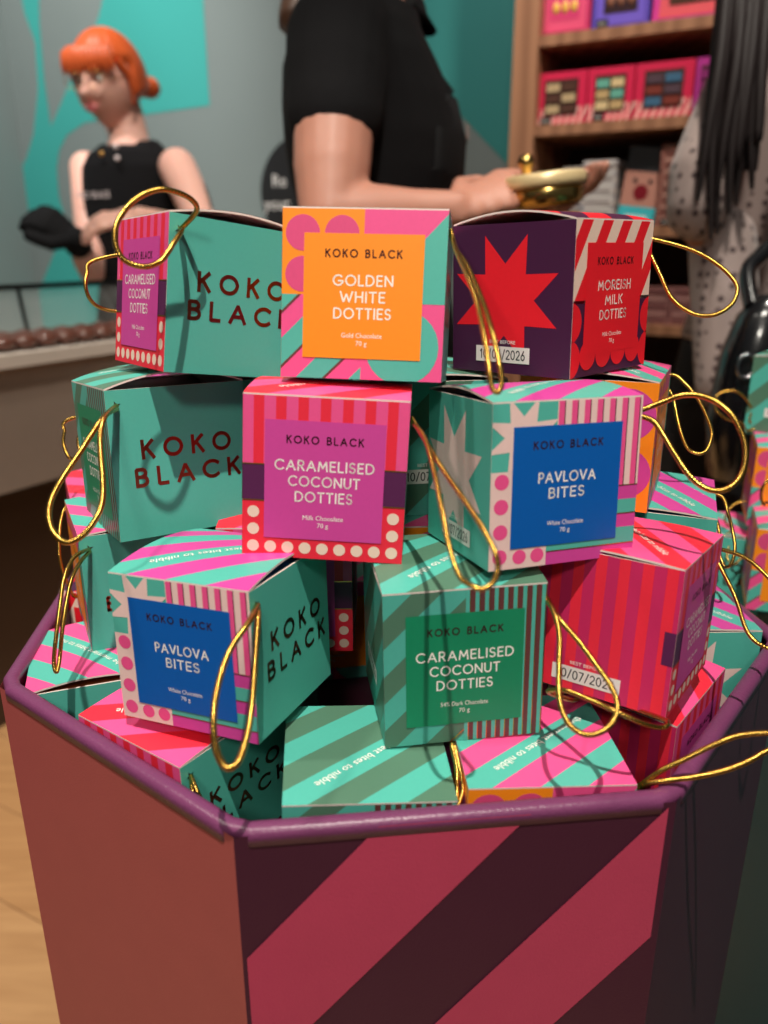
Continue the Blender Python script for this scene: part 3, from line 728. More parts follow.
prod('chocolate_pack', card_pack((226, 70, 160), (240, 100, 110), ((86, 56, 44), (160, 110, 70)), .16, .12, .09), 'coral and pink chocolate pack with a brown window on the upper shelf', 'chocolate pack', 'packs on the upper shelf', xs[2] - .006, zA)
# second shelf: three striped window boxes and a magenta one
xs = [sx(536, 122), sx(586, 118), sx(633, 112), sx(693, 105), sx(716, 104)]
hB = hit(560, 72, SD + .03).z - zB
wn = (((196, 170, 130), (90, 60, 50)), ((226, 200, 150), (200, 170, 120), (110, 180, 160)), ((70, 110, 140), (130, 60, 50), (90, 70, 80)))
lbs = ('candy-striped window box with a dark filling, beside the oak upright', 'red candy-striped window box with cream chocolates in its window', 'red candy-striped window box with blue and brown sweets in its window')
for i in range(3):
    prod('window_box', window_box((222, 44, 84), (250, 190, 180), wn[i], xs[i + 1] - xs[i] - .004, hB, .1), lbs[i], 'window box', 'striped window boxes', xs[i], zB)
prod('window_box', window_box((190, 60, 150), (214, 100, 180), ((150, 50, 120),), .06, hB, .1, False), 'magenta box at the end of the striped window boxes', 'window box', None, xs[3], zB)
# small black price tags on the shelf lip
for px, py in ((540, 121), (592, 118), (660, 222), (596, 22)):
    prod('price_tag', lambda mb: (mb.box((.012, 0, .008), (.024, .004, .016), pal('tag_black', (34, 32, 34))), mb.face([(.004, -.0025, .005), (.02, -.0025, .005), (.02, -.0025, .011), (.004, -.0025, .011)], pal('tag_print', (150, 146, 140)))), {121: 'small black price tag by the dark-filled striped box', 118: 'small black price tag below the cream-filled striped box', 222: 'small price tag by the rose brown bars', 22: 'small black price tag under the violet pack'}[py], 'price tag', None, sx(px, py, .004), {121: zB, 118: zB, 222: zC, 22: zA}[py], .008)
# third shelf: stacks of bars and the upright bar with a face
def bar(c, e, w=.085, dpt=.16, h=.0105):
    def f(mb):
        mb.box((w / 2, dpt / 2, h / 2), (w, dpt, h), pal('pack_%d_%d_%d' % c, c)); mb.face([(w * .1, -.0006, h * .2), (w * .9, -.0006, h * .2), (w * .9, -.0006, h * .75), (w * .1, -.0006, h * .75)], pal('pack_%d_%d_%d' % e, e))
    return f
def stack(px, py, z, n, cols, w, label, group, d=.03, h=.0118):
    x = sx(px, py, d)
    for i in range(n):
        c, e = cols[i % len(cols)]
        prod('chocolate_bar', bar(c, e, w, .16, h - .0012), label, 'chocolate bar', group, x + random.uniform(-.001, .001), z + i * h, d, random.uniform(-.03, .03))
hc = hit(595, 158, SD + .03).z - zC
stack(560, 222, zC, int(hc / .0118 * .9), [((70, 86, 120), (200, 190, 180)), ((214, 206, 196), (120, 110, 110)), ((90, 80, 76), (230, 160, 60))], .05, 'wrapped chocolate bar in the mixed stack next to the oak upright', 'mixed bar stack on the third shelf')
stack(579, 222, zC, int(hc / .0118), [((216, 208, 202), (170, 160, 158)), ((196, 190, 190), (226, 220, 214))], .075, 'pale wrapped chocolate bar in the white stack', 'white bar stack on the third shelf')
stack(655, 222, zC, int(hc / .0118 * 1.15), [((168, 112, 100), (110, 66, 60)), ((150, 98, 88), (196, 150, 136))], .085, 'rose brown wrapped bar in the tall stack beside the face bar', 'rose brown bar stack on the third shelf')
stack(640, 322, zD, 5, [((158, 108, 104), (120, 76, 76)), ((142, 94, 92), (180, 134, 128))], .06, 'rose brown bar in the lower stack just right of the cord loop', 'first lower bar stack', h=.0165)
stack(668, 322, zD, 5, [((158, 108, 104), (120, 76, 76)), ((150, 100, 98), (180, 134, 128))], .075, 'rose brown bar in the lower stack beside the dotted blouse', 'second lower bar stack', h=.0165)
stack(600, 322, zD, 4, [((150, 100, 98), (120, 76, 76))], .075, 'rose brown bar in the lower stack hidden behind the red label', 'third lower bar stack', h=.0165)
def face_bar(mb):
    w, h, t = .082, .165, .012; c = lambda n, r: pal(n, r)
    mb.box((0, t / 2, h / 2), (w, t, h), c('bar_tan', (196, 140, 124)))
    def q(P, m, o): mb.face([(x * w, -o, y * h) for x, y in P], m)
    q(rect(-.5, 0, .5, .26), c('bar_turquoise', (70, 196, 206)), .0006); q(rect(-.5, .7, .5, 1), c('bar_slate', (58, 62, 66)), .0006)
    q(disc(-.2, .58, .06, 16, .03), INK, .0009); q(disc(.2, .58, .06, 16, .03), INK, .0009); q(disc(0, .44, .2, 24, .1), c('bar_red_nose', (130, 26, 40)), .0009)
    q(rect(-.3, .1, .3, .15), c('bar_print', (210, 240, 240)), .0009)
fx = sx(633, 215, .035)
o = prod('chocolate_bar', face_bar, 'upright tan chocolate bar with two eyes and round red nose', 'chocolate bar', None, fx, zC, .05, .0)
o.matrix_world = o.matrix_world @ Matrix.Rotation(.12, 4, 'Y')
# lowest visible shelf
prod('chocolate_box', window_box((70, 180, 130), (110, 210, 160), ((90, 200, 150),), .07, .07, .08, False), 'small green box on the lowest visible shelf', 'chocolate box', None, sx(672, 428), zE)
prod('chocolate_box', window_box((110, 44, 90), (150, 70, 130), ((90, 40, 80),), .08, .03, .08, False), 'plum box lying on the small green box', 'chocolate box', None, sx(670, 428), zE + .0705)
prod('chocolate_box', window_box((206, 50, 80), (240, 120, 130), ((150, 50, 70),), .07, .09, .08, False), 'red box on the lowest visible shelf beside the dotted blouse', 'chocolate box', None, sx(700, 428), zE)

# ------------------------------------------------------------------ boxes in the neighbouring bin
bx2(742, 563, .80, -2.0, 'golden', 'small-looking teal gift box in the neighbouring bin behind the right rim',
    cord=[(731, 531, -.1), (725, 520, -.1), (732, 506, -.1), (744, 501.6, -.1), (755.7, 504, -.15), (764.5, 513.7, -.2), (765.5, 529, -.25), (757.7, 543, -.25), (744, 555.7, -.25), (733, 564, -.2), (727, 556, -.1), (729, 540, -.05)])
bx2(792, 480, .76, -.35, 'golden', 'orange-labelled gift box in the neighbouring bin, under the topmost teal one')
bx2(794, 560, .72, -.35, 'golden', 'orange gift box lowest in the neighbouring bin', cord=[(775, 505, 0), (764, 505, -.1), (761, 494, -.15), (766, 482, -.2), (780, 478, -.2), (790, 495, -.1)])
bx2(800, 394, .78, .9, 'dark', 'topmost teal gift box of the neighbouring bin', cord=[(757.6, 426.7, 0), (742, 423, -.05), (726, 418.5, -.1), (715.4, 408, -.1), (717.7, 395, -.1), (730.6, 390.4, -.1), (742, 395, -.1), (751.7, 408, -.05), (758, 421, 0)])

# ------------------------------------------------------------------ people
def remeshed(mb, name, voxel, smooth=4, parent=None, mats=None):
    me = mb.mesh(name); ob = bpy.data.objects.new(name, me); col.objects.link(ob)
    r = ob.modifiers.new('r', 'REMESH'); r.mode = 'VOXEL'; r.voxel_size = voxel; r.use_smooth_shade = True
    s = ob.modifiers.new('s', 'SMOOTH'); s.iterations = smooth; s.factor = .5
    dg = bpy.context.evaluated_depsgraph_get(); dg.update()
    m2 = bpy.data.meshes.new_from_object(ob.evaluated_get(dg)); m2.name = name
    bpy.data.objects.remove(ob); bpy.data.meshes.remove(me)
    for p in m2.polygons: p.use_smooth = True
    m2.materials.clear()
    for m in (mats or [mb.mats[0]]): m2.materials.append(m)
    for p in m2.polygons: p.material_index = 0
    o = bpy.data.objects.new(name, m2); col.objects.link(o)
    if parent: o.parent = parent
    return o
def limb(mb, pts, rs, m, n=16):
    P = [Vector(p) for p in pts]
    for i, p in enumerate(P): mb.ell(p, (rs[i],) * 3, m, 16, 10)
    q = []; rr = []
    for i in range(len(P) - 1):
        for k in range(6):
            t = k / 6; q.append(P[i].lerp(P[i + 1], t)); rr.append(rs[i] + (rs[i + 1] - rs[i]) * t)
    q.append(P[-1]); rr.append(rs[-1]); mb.tube(q, rr, m, n)
def torso(mb, rows, side, fwd, m, n=28, grow=0.0):
    """rows: (centre, half width along side, half depth along fwd)"""
    R_ = []
    for c, a, d in rows:
        a += grow; d += grow
        R_.append([c + side * (a * math.copysign(abs(math.cos(t)) ** .85, math.cos(t))) + fwd * (d * math.copysign(abs(math.sin(t)) ** .85, math.sin(t))) for t in [2 * PI * k / n for k in range(n)]])
    mb.grid(R_, m, close=True); mb.face(R_[0][::-1], m); mb.face(R_[-1], m)
def head_pt(d, s):
    """point of the head surface in direction d (local, face towards -y), s = half head height"""
    x, y, z = d
    r = Vector((x * .70, y * .86, z))
    if z < 0: # jaw
        r.x *= 1 - .32 * min(1, -z * 1.15) ** 1.5; r.y *= (1 - .18 * (-z)) if y > 0 else 1
        if y > 0: r.z *= .82
    g = lambda cx, cz, w, wz=None: math.exp(-(((x - cx) / w) ** 2 + ((z - cz) / (wz or w)) ** 2)) if y < 0 else 0
    f = .02 * g(0, .3, .4) - .10 * g(.33, .08, .15, .11) - .10 * g(-.33, .08, .15, .11) + .22 * g(0, -.2, .09, .10) + .12 * g(0, -.02, .07, .2) \
        + .07 * g(0, -.5, .2, .09) - .03 * g(0, -.62, .2, .05) + .08 * g(0, -.86, .25, .14) + .04 * g(.42, -.22, .2) + .04 * g(-.42, -.22, .2) + .03 * g(.3, .25, .2, .06) + .03 * g(-.3, .25, .2, .06)
    r.y -= f
    return r * s
def head(mb, M, s, m, nu=72, nv=56):
    rows = []
    for j in range(nv + 1):
        a = -PI / 2 + PI * j / nv
        rows.append([M @ head_pt((math.cos(a) * math.cos(2 * PI * k / nu), math.cos(a) * math.sin(2 * PI * k / nu), math.sin(a)), s) for k in range(nu)])
    mb.grid(rows, m, close=True)
    for sx_ in (-1, 1): mb.ell((sx_ * .71 * s, .06 * s, -.08 * s), (.05 * s, .13 * s, .24 * s), m, 14, 10, M=M)
def face_parts(e, inv, M, s, lip, brow, glasses=False):
    Wt = mat('eye_white', (236, 230, 224), .3); IR = mat('eye_iris', (70, 80, 80), .3)
    for sx_ in (-1, 1):
        mb = MB(); mb.ell((sx_ * .27 * s, -.70 * s, .08 * s), (.115 * s, .09 * s, .075 * s), Wt, 16, 10, M=inv @ M)
        mb.ell((sx_ * .27 * s - .02 * s, -.775 * s, .08 * s), (.045 * s, .02 * s, .05 * s), IR, 12, 8, M=inv @ M)
        mb.build('eye', e)
        mb = MB(); mb.tube([inv @ M @ Vector((sx_ * u * s, -v * s, w * s)) for u, v, w in ((.14, .86, .26), (.28, .86, .31), (.44, .76, .27))], [.02 * s, .03 * s, .012 * s], brow, 6); mb.build('eyebrow', e)
    mb = MB(); mb.ell((0, -.85 * s, -.46 * s), (.20 * s, .075 * s, .045 * s), lip, 16, 8, M=inv @ M); mb.ell((0, -.85 * s, -.53 * s), (.17 * s, .075 * s, .045 * s), lip, 16, 8, M=inv @ M)
    mb.build('lips', e)
    if glasses:
        mb = MB()
        for sx_ in (-1, 1):
            c = Vector((sx_ * .28 * s, -.93 * s, .08 * s)); mb.tube([inv @ M @ (c + Vector((.2 * s * math.cos(t), .05 * s * math.cos(t) * sx_ * sx_, .17 * s * math.sin(t)))) for t in [2 * PI * k / 20 for k in range(21)]], .009 * s, FOILG, 5)
            mb.tube([inv @ M @ Vector((sx_ * .48 * s, -.88 * s, .1 * s)), inv @ M @ Vector((sx_ * .74 * s, 0, .05 * s))], .009 * s, FOILG, 5)
        mb.build('glasses', e)
def hair_cap(mb, M, s, m, face_z=.28, fx=.62, drop=-.35, grow=1.12, nu=96, nv=64):
    rows = []
    for j in range(nv + 1):
        a = -PI / 2 + PI * j / nv; ring = []
        for k in range(nu):
            d = (math.cos(a) * math.cos(2 * PI * k / nu), math.cos(a) * math.sin(2 * PI * k / nu), math.sin(a))
            x, y, z = d
            face = (1 / (1 + math.exp((z - face_z) * 30))) * (1 / (1 + math.exp((y + .12) * 22)))
            face = max(face, 1 / (1 + math.exp((z - drop) * 25)))
            g_ = grow + .012 * math.sin(k * 2.6 + 3 * z) + .01 * math.sin(k * 5.3) - face * (grow - .86)
            p = Vector((x * .72, y * .88, z * (1.0 if z > 0 else .95))) * s * g_
            ring.append(M @ p)
        rows.append(ring)
    mb.grid(rows, m, close=True)
def hand(mb, wrist, d, up, m, L=.17, curl=.5, thumb=1, spread=.1, grow=0.0):
    """palm plus five fingers: d = pointing direction, up = back of the hand normal"""
    d = d.normalized(); up = (up - d * up.dot(d)).normalized(); s = d.cross(up).normalized() * thumb
    pl = L * .5
    for t in (0, .25, .5, .75, 1):
        c = wrist + d * pl * t
        Mh = Matrix((( d.x, s.x, up.x, c.x), (d.y, s.y, up.y, c.y), (d.z, s.z, up.z, c.z), (0, 0, 0, 1)))
        mb.ell((0, 0, 0), (pl * .3 + grow, .026 + .016 * t + grow, .0145 + grow), m, 14, 8, M=Mh)
    for i, (o, fl) in enumerate(((.030, .42), (.011, .48), (-.009, .45), (-.029, .35))):
        b = wrist + d * pl * 1.0 + s * o; dd = (d + s * spread * (o / .03)).normalized(); P = [b]; q = b; ang = curl * .35
        for k, f in enumerate((.45, .32, .23)):
            ang_ = ang * (k + 1); v = dd * math.cos(ang_) - up * math.sin(ang_); q = q + v * (L * fl * f); P.append(q)
        limb(mb, P, [.0092 + grow, .0086 + grow, .0078 + grow, .0066 + grow], m, 10)
    b = wrist + d * pl * .25 + s * .024; P = [b, b + (d * .6 + s * .75 - up * .25).normalized() * .035, b + (d * .6 + s * .75 - up * .25).normalized() * .035 + (d * .95 + s * .2 - up * .3).normalized() * .032]
    P.append(P[-1] + (d - up * .4).normalized() * .024); limb(mb, P, [.0125 + grow, .0115 + grow, .01 + grow, .0085 + grow], m, 10)
SKIN = mat('skin_fair', (232, 178, 160), .5, sss=.15, noise=.03); SKIN2 = mat('skin_light', (184, 128, 108), .5, sss=.15, noise=.03)
SKINT = mat('skin_fair_tattoo', (232, 178, 160), .5, noise=.03)
LIP = mat('lips_rose', (178, 84, 84), .4); COTB = mat('cloth_black', (16, 15, 17), .9, spec=.2, bump=.1, bscale=400); COTB2 = mat('cloth_black_apron', (13, 13, 15), .85, spec=.25, bump=.1, bscale=500)
HORG = mat('hair_copper', (196, 84, 34), .45, noise=.25, nscale=60); HDRK = mat('hair_dark_brown', (30, 20, 20), .62, spec=.25, noise=.2, nscale=60); HBRN = mat('hair_brown', (92, 64, 48), .45, noise=.25, nscale=60)
TRS = mat('trousers_black', (26, 26, 30), .8); SHOE = mat('shoe_black', (20, 20, 22), .5)
def Mface(c, yaw, pitch=0, roll=0): return Matrix.Translation(c) @ Matrix.Rotation(yaw, 4, 'Z') @ Matrix.Rotation(pitch, 4, 'X') @ Matrix.Rotation(roll, 4, 'Y')
def legs(mb, hip, side, m, grow=0.0, fwd=None):
    for sg in (-1, 1):
        h = hip + side * (.085 * sg); f = Vector((h.x + side.x * .02 * sg, h.y + side.y * .02 * sg, .06))
        limb(mb, [h, h.lerp(f, .5), h.lerp(f, .62), f], [.088 + grow, .06 + grow, .062 + grow, .04 + grow], m)
def shoes(e, inv, hip, side, fwd):
    for sg in (-1, 1):
        f = Vector((hip.x + side.x * .105 * sg, hip.y + side.y * .105 * sg, .045))
        mb = MB(); limb(mb, [f - fwd * .04, f + fwd * .07, f + fwd * .15], [.045, .04, .032], SHOE)
        for i, v in enumerate(mb.v): mb.v[i] = tuple(inv @ Vector((v[0], v[1], max(.002, v[2]))))
        mb.build('shoe', e)

# --- person with copper hair behind the counter
def person_copper():
    shL, shR = at(86, 164, 2.26), at(177, 163, 2.12)
    side = (shR - shL); side.z = 0; W_ = side.length / 2; side.normalize(); fwd = Vector((side.y, -side.x, 0))
    c = (shL + shR) / 2; base = Vector((c.x, c.y, 0)); inv = Matrix.Translation(-base)
    e = tag(empty('person', base), 'person with copper hair in sleeveless black top wearing a black glove', 'person')
    hc = at(110, 83, 2.13); s = .114; HM = Mface(hc, math.radians(-20), math.radians(10))
    nb = at(127, 138, 2.19); zz = lambda d: Vector((c.x, c.y, c.z - d))
    rows = [(zz(-.045) - fwd * .01, .055, .05), (zz(-.02), .10, .07), (zz(.01), .128, .085), (zz(.07), .132, .10), (zz(.14), .132, .112), (zz(.22), .118, .10), (zz(.32), .108, .09), (zz(.42), .13, .10), (zz(.52), .158, .115), (zz(.60), .155, .11), (zz(.66), .12, .09)]
    eR = at(207, 238, 2.0); wR = at(140, 217, 1.87)
    eL = at(92, 272, 2.17); wL = at(76, 240, 2.06); gl_ = at(57, 214, 2.02)
    b = MB(); torso(b, rows, side, fwd, SKIN); head(b, HM, s, SKIN)
    limb(b, [hc + Vector((.012, .035, -.06)), nb + fwd * -.01, zz(-.01)], [.056, .052, .066], SKIN)
    limb(b, [shR + Vector((0, 0, -.012)), shR.lerp(eR, .35), shR.lerp(eR, .6), eR], [.050, .047, .043, .036], SKIN)
    limb(b, [eR, eR.lerp(wR, .4), wR], [.036, .036, .024], SKIN)
    hand(b, wR, at(94, 222, 1.86) - wR, Vector((-.3, -.5, .8)), SKIN, L=.165, curl=1.0, thumb=1)
    limb(b, [shL + Vector((0, 0, -.012)), shL.lerp(eL, .35), shL.lerp(eL, .6), eL], [.046, .043, .04, .034], SKIN)
    limb(b, [eL, eL.lerp(wL, .4), wL], [.034, .034, .024], SKIN)
    hand(b, wL, at(40, 214, 2.02) - wL, Vector((-.3, -.5, .8)), SKIN, L=.14, curl=1.2, thumb=-1)
    hip = zz(.62); legs(b, hip, side, SKIN)
    for i, v in enumerate(b.v): b.v[i] = tuple(inv @ Vector(v))
    body = remeshed(b, 'body', .0042, 3, e, [SKIN])
    g = MB(); hand(g, wL, at(40, 214, 2.02) - wL, Vector((-.3, -.5, .8)), COTB2, L=.145, curl=1.2, thumb=-1, grow=.006); limb(g, [wL, wL.lerp(eL, .12)], [.033, .036], COTB2)
    for i, v in enumerate(g.v): g.v[i] = tuple(inv @ Vector(v))
    remeshed(g, 'glove', .004, 2, e)
    t = MB(); r2 = [(zz(-.042), .06, .052), (zz(-.025), .105, .075), (zz(.01), .130, .09)] + rows[3:]; torso(t, r2, side, fwd, COTB, grow=.010)
    limb(t, [zz(-.022) + side * .085, zz(-.02) - side * .085], [.034, .034], COTB)
    limb(t, [zz(.0) + side * .10, zz(.09) + side * .112], [.04, .035], COTB); limb(t, [zz(.0) - side * .10, zz(.09) - side * .112], [.04, .035], COTB)
    for i, v in enumerate(t.v): t.v[i] = tuple(inv @ Vector(v))
    top = remeshed(t, 'top', .0055, 4, e)
    # white lettering across the chest
    lt = MB(); o = zz(.085) + fwd * .122; wht = mat('chest_lettering', (222, 206, 204), .6)
    for q in stroke_text('KOKO BLACK', 0, 0, .014, .2, .5, .115): lt.face([inv @ (o + side * (x - .03) + EZ * y - fwd * (abs(x) * .1)) for x, y in q], wht)
    lt.build('chest_lettering', top)
    for px, py in ((133.5, 158), (156, 152), (155, 163)):
        mb = MB(); p = at(px, py, 2.19); pp = p - fwd * ((p - c).dot(fwd)) + fwd * .108; mb.ell(inv @ pp, (.007, .004, .007), FOILG if px < 140 else wht, 12, 8); mb.build('badge', top)
    tr = MB(); torso(tr, rows[7:], side, fwd, TRS, grow=.009); legs(tr, hip, side, TRS, grow=.014)
    for i, v in enumerate(tr.v): tr.v[i] = tuple(inv @ Vector(v))
    remeshed(tr, 'trousers', .009, 3, e); shoes(e, inv, hip, side, fwd)
    face_parts(e, inv, HM, s, LIP, HORG, True)
    h = MB(); hair_cap(h, inv @ HM, s, HORG, face_z=.38, drop=-.30, grow=1.12)
    mb = h
    bun = at(150, 88, 2.22); mb.ell(inv @ bun, (.028, .034, .028), HORG, 20, 12); limb(mb, [inv @ at(140, 86, 2.2), inv @ bun], [.03, .022], HORG)
    # fringe and side locks
    for k in range(13):
        u = -.62 + k * .103; p0 = Vector((u * s * .8, -.66 * s * math.cos(u * .9), .72 * s)); p1 = Vector((u * s * 1.06, -.88 * s * math.cos(u * 1.1), .38 * s)); p2 = Vector((u * s * 1.1, -.90 * s * math.cos(u * 1.1), .22 * s + .03 * s * math.sin(k * 2.1)))
        mb.tube([inv @ HM @ p for p in (p0, p0.lerp(p1, .5) + Vector((0, -.06 * s, .06 * s)), p1, p2)], [.08 * s, .09 * s, .065 * s, .02 * s], HORG, 8)
    for sg in (-1, 1):
        mb.tube([inv @ HM @ Vector((sg * a * s, b_ * s, z * s)) for a, b_, z in ((.64, -.42, .42), (.76, -.28, .12), (.76, -.22, -.2), (.68, -.24, -.5))], [.09 * s, .07 * s, .05 * s, .015 * s], HORG, 8)
    h.build('hair', e)
    # arm tattoo as an ink patch lying on the skin
    tm = mat('tattoo_ink', (120, 104, 104), .6); t_ = MB()
    axis = (eR - shR).normalized(); outw = (side - axis * side.dot(axis)).normalized(); fw = axis.cross(outw)
    for k in range(6):
        cc = shR.lerp(eR, .42 + .08 * k)
        R_ = []
        for j in range(2):
            q = cc + (eR - shR) * (.07 * j) ; rr = .0475 - .012 * (k / 6)
            R_.append([inv @ (q + (outw * math.cos(a_) + fw * math.sin(a_)) * rr) for a_ in [-.9 + .16 * i + .12 * math.sin(k * 3) for i in range(7)]])
        t_.grid(R_, tm)
    t_.build('tattoo', e)
person_copper()

# --- person in black polo and apron reaching out with a gold tin
def person_polo():
    z0 = 1.14; fwd = Vector((.97, .12, 0)).normalized(); side = Vector((fwd.y, -fwd.x, 0))  # side: her right, towards the camera
    g = lambda x0, x1, y, z=z0: (at((x0 + x1) / 2, y, z), (x1 - x0) / 2 * z / F)
    R = []
    for x0, x1, y, w in ((352, 406, 6, .07), (316, 411, 24, .12), (294, 414, 44, .155), (287, 428, 70, .168), (285, 446, 105, .168), (286, 456, 140, .165), (290, 455, 172, .158), (298, 446, 205, .148), (302, 438, 250, .142), (296, 444, 300, .158), (288, 452, 350, .178), (288, 450, 400, .178)):
        c, d = g(x0, x1, y); R.append((c, w, d))
    c0 = R[3][0]; base = Vector((c0.x, c0.y, 0)); inv = Matrix.Translation(-base)
    for i in range(len(R)): # keep the spine upright
        c, w, d = R[i]; R[i] = (Vector((c.x, base.y + (c.x - base.x) * .12, c.z)), w, d)
    e = tag(empty('person', base), 'person in black polo and apron seen from the side holding a gold tin', 'person')
    hc = at(398, -92, 1.14); hc.y = base.y + .02; s = .115; HM = Mface(hc, math.radians(84), math.radians(10))
    sh = R[2][0] + side * .135; sh = Vector((at(338, 40, .99).x, 0, at(338, 40, .99).z)); sh.y = at(338, 40, .99).y
    el = at(330, 214, .965); wr = at(455, 209, .98); fs = R[2][0] - side * .14; fe = at(425, 215, 1.27); fwr = at(520, 205, 1.14)
    b = MB(); torso(b, R, side, fwd, SKIN2); head(b, HM, s, SKIN2)
    limb(b, [hc + Vector((-.035, 0, -.05)), R[0][0] + Vector((.02, 0, .03)), R[1][0]], [.056, .052, .07], SKIN2)
    limb(b, [sh, sh.lerp(el, .45), sh.lerp(el, .75), el], [.054, .050, .047, .038], SKIN2)
    limb(b, [el, el.lerp(wr, .3), el.lerp(wr, .7), wr], [.038, .034, .025, .022], SKIN2)
    hand(b, wr, at(505, 190, 1.0) - wr, Vector((.0, -.55, .8)), SKIN2, L=.165, curl=.75, thumb=-1)
    limb(b, [fs, fs.lerp(fe, .5), fe], [.05, .045, .036], SKIN2); limb(b, [fe, fe.lerp(fwr, .5), fwr], [.036, .032, .023], SKIN2)
    hand(b, fwr, at(572, 200, 1.07) - fwr, Vector((0, .5, -1)), SKIN2, L=.15, curl=.9, thumb=1)
    hip = Vector((base.x, base.y, R[-1][0].z)); legs(b, hip, side, SKIN2)
    for i, v in enumerate(b.v): b.v[i] = tuple(inv @ Vector(v))
    remeshed(b, 'body', .0045, 3, e)
    t = MB(); torso(t, R[1:], side, fwd, COTB, grow=.006)
    sl = sh.lerp(el, .42); limb(t, [sh + Vector((.005, .03, .012)), sh + Vector((0, .01, 0)), sh.lerp(sl, .5), sl], [.066, .066, .063, .060], COTB)
    fl_ = fs.lerp(fe, .42); limb(t, [fs, fl_], [.06, .058], COTB)
    limb(t, [R[1][0] + Vector((-.01, 0, .004)), R[0][0] + Vector((.0, 0, -.028))], [.072, .062], COTB)
    for i, v in enumerate(t.v): t.v[i] = tuple(inv @ Vector(v))
    top = remeshed(t, 'polo_shirt', .0055, 4, e)
    # collar
    k = MB(); cc = R[0][0] + Vector((.0, 0, .002)); rows = []
    for j, (rr, dz) in enumerate(((.062, .026), (.066, .012), (.078, -.006), (.074, -.008))):
        rows.append([inv @ (cc + Vector((rr * math.cos(a) * 1.05, rr * math.sin(a), dz - .035 * math.cos(a) ))) for a in [2 * PI * i / 28 for i in range(28)]])
    k.grid(rows, COTB, close=True); k.build('collar', top)
    # apron: bib, straps and skirt around the front
    a_ = MB(); rows = []
    for i in (4, 5, 6, 7, 8, 9, 10, 11):
        c, w, d = R[i]; sp_ = .75 if i == 4 else 1.05 if i < 7 else 1.5
        rows.append([inv @ (c + side * ((w + .012) * math.sin(t_)) + fwd * ((d + .016) * math.cos(t_))) for t_ in [-sp_ + 2 * sp_ * q / 16 for q in range(17)]])
    a_.grid(rows, COTB2); ap = a_.build('apron', e); so = ap.modifiers.new('thick', 'SOLIDIFY'); so.thickness = .003
    c4, w4, d4 = R[4]
    for sg in (-1, 1):
        st = MB(); a0 = c4 + side * (sg * w4 * .62) + fwd * (d4 * .9); a1 = R[2][0] + side * (sg * .105) + fwd * (R[2][2] * .6); a2 = R[1][0] + side * (sg * .075) + Vector((0, 0, .012))
        a15 = R[1][0] + side * (sg * .085) + fwd * (R[1][2] * .8) + Vector((0, 0, .002))
        st.tube([inv @ p for p in spline([a0, a1, a15, a2], 5)], .0075, COTB2, 8); st.build('strap', ap)
    lt = MB(); c5, w5, d5 = R[5]; wht = mat('apron_lettering', (200, 170, 160), .6)
    for q in stroke_text('KOKO BLACK', 0, 0, .016, .2, .5, .12):
        P = []
        for x, y in q:
            t_ = .15 + (-x) / .17
            P.append(inv @ (c5 + side * ((w5 + .014) * math.sin(t_)) + fwd * ((d5 + .019) * math.cos(t_)) + EZ * (y + .008)))
        lt.face(P, wht)
    lt.build('apron_lettering', ap)
    tr = MB(); torso(tr, R[8:], side, fwd, TRS, grow=.005); legs(tr, hip, side, TRS, grow=.012)
    for i, v in enumerate(tr.v): tr.v[i] = tuple(inv @ Vector(v))
    remeshed(tr, 'trousers', .01, 3, e); shoes(e, inv, hip, side, fwd)
    face_parts(e, inv, HM, s, LIP, HBRN)
    h = MB(); hair_cap(h, inv @ HM, s, HBRN, face_z=.5, drop=-.4, grow=1.1)
    pt = [hc + Vector((-.10, 0, .02)), at(318, -40, 1.13), at(306, -5, 1.11), at(300, 20, 1.10), at(302, 42, 1.10)]
    h.tube([inv @ p for p in spline(pt, 5)], [.03] * 4 + [.034] * 8 + [.03] * 5 + [.02] * 3 + [.008], HBRN, 12)
    h.build('hair', e)
    # gold tin and its lid
    GB = mat('polished_gold', (206, 168, 96), .2, 1.0, noise=.02); CRM = mat('tin_cream_card', (226, 200, 150), .35, .3)
    tc_ = at(545, 192, 1.0); Mt = Matrix.Translation(tc_) @ Matrix.Rotation(math.radians(-6), 4, 'Y')
    tn = tag(empty('gold_tin', tc_), 'shallow gold tin with pale lid held over the plum box', 'tin')
    mb = MB(); mb.lathe([(0, -.018), (.040, -.018), (.046, -.014), (.048, 0), (.046, .004), (0, .004)], GB, 32, M=Matrix.Rotation(math.radians(-6), 4, 'Y')); mb.build('tin_body', tn)
    mb = MB(); mb.lathe([(0, .005), (.050, .005), (.051, .010), (.051, .018), (.048, .021), (0, .021)], CRM, 32, M=Matrix.Rotation(math.radians(-6), 4, 'Y')); mb.build('lid', tn)
    mb = MB(); mb.lathe([(0, .021), (.006, .022), (.007, .03), (.011, .036), (.008, .044), (0, .046)], GB, 16, M=Matrix.Rotation(math.radians(-6), 4, 'Y') @ Matrix.Translation((-.022, 0, 0))); mb.build('knob', tn)
person_polo()

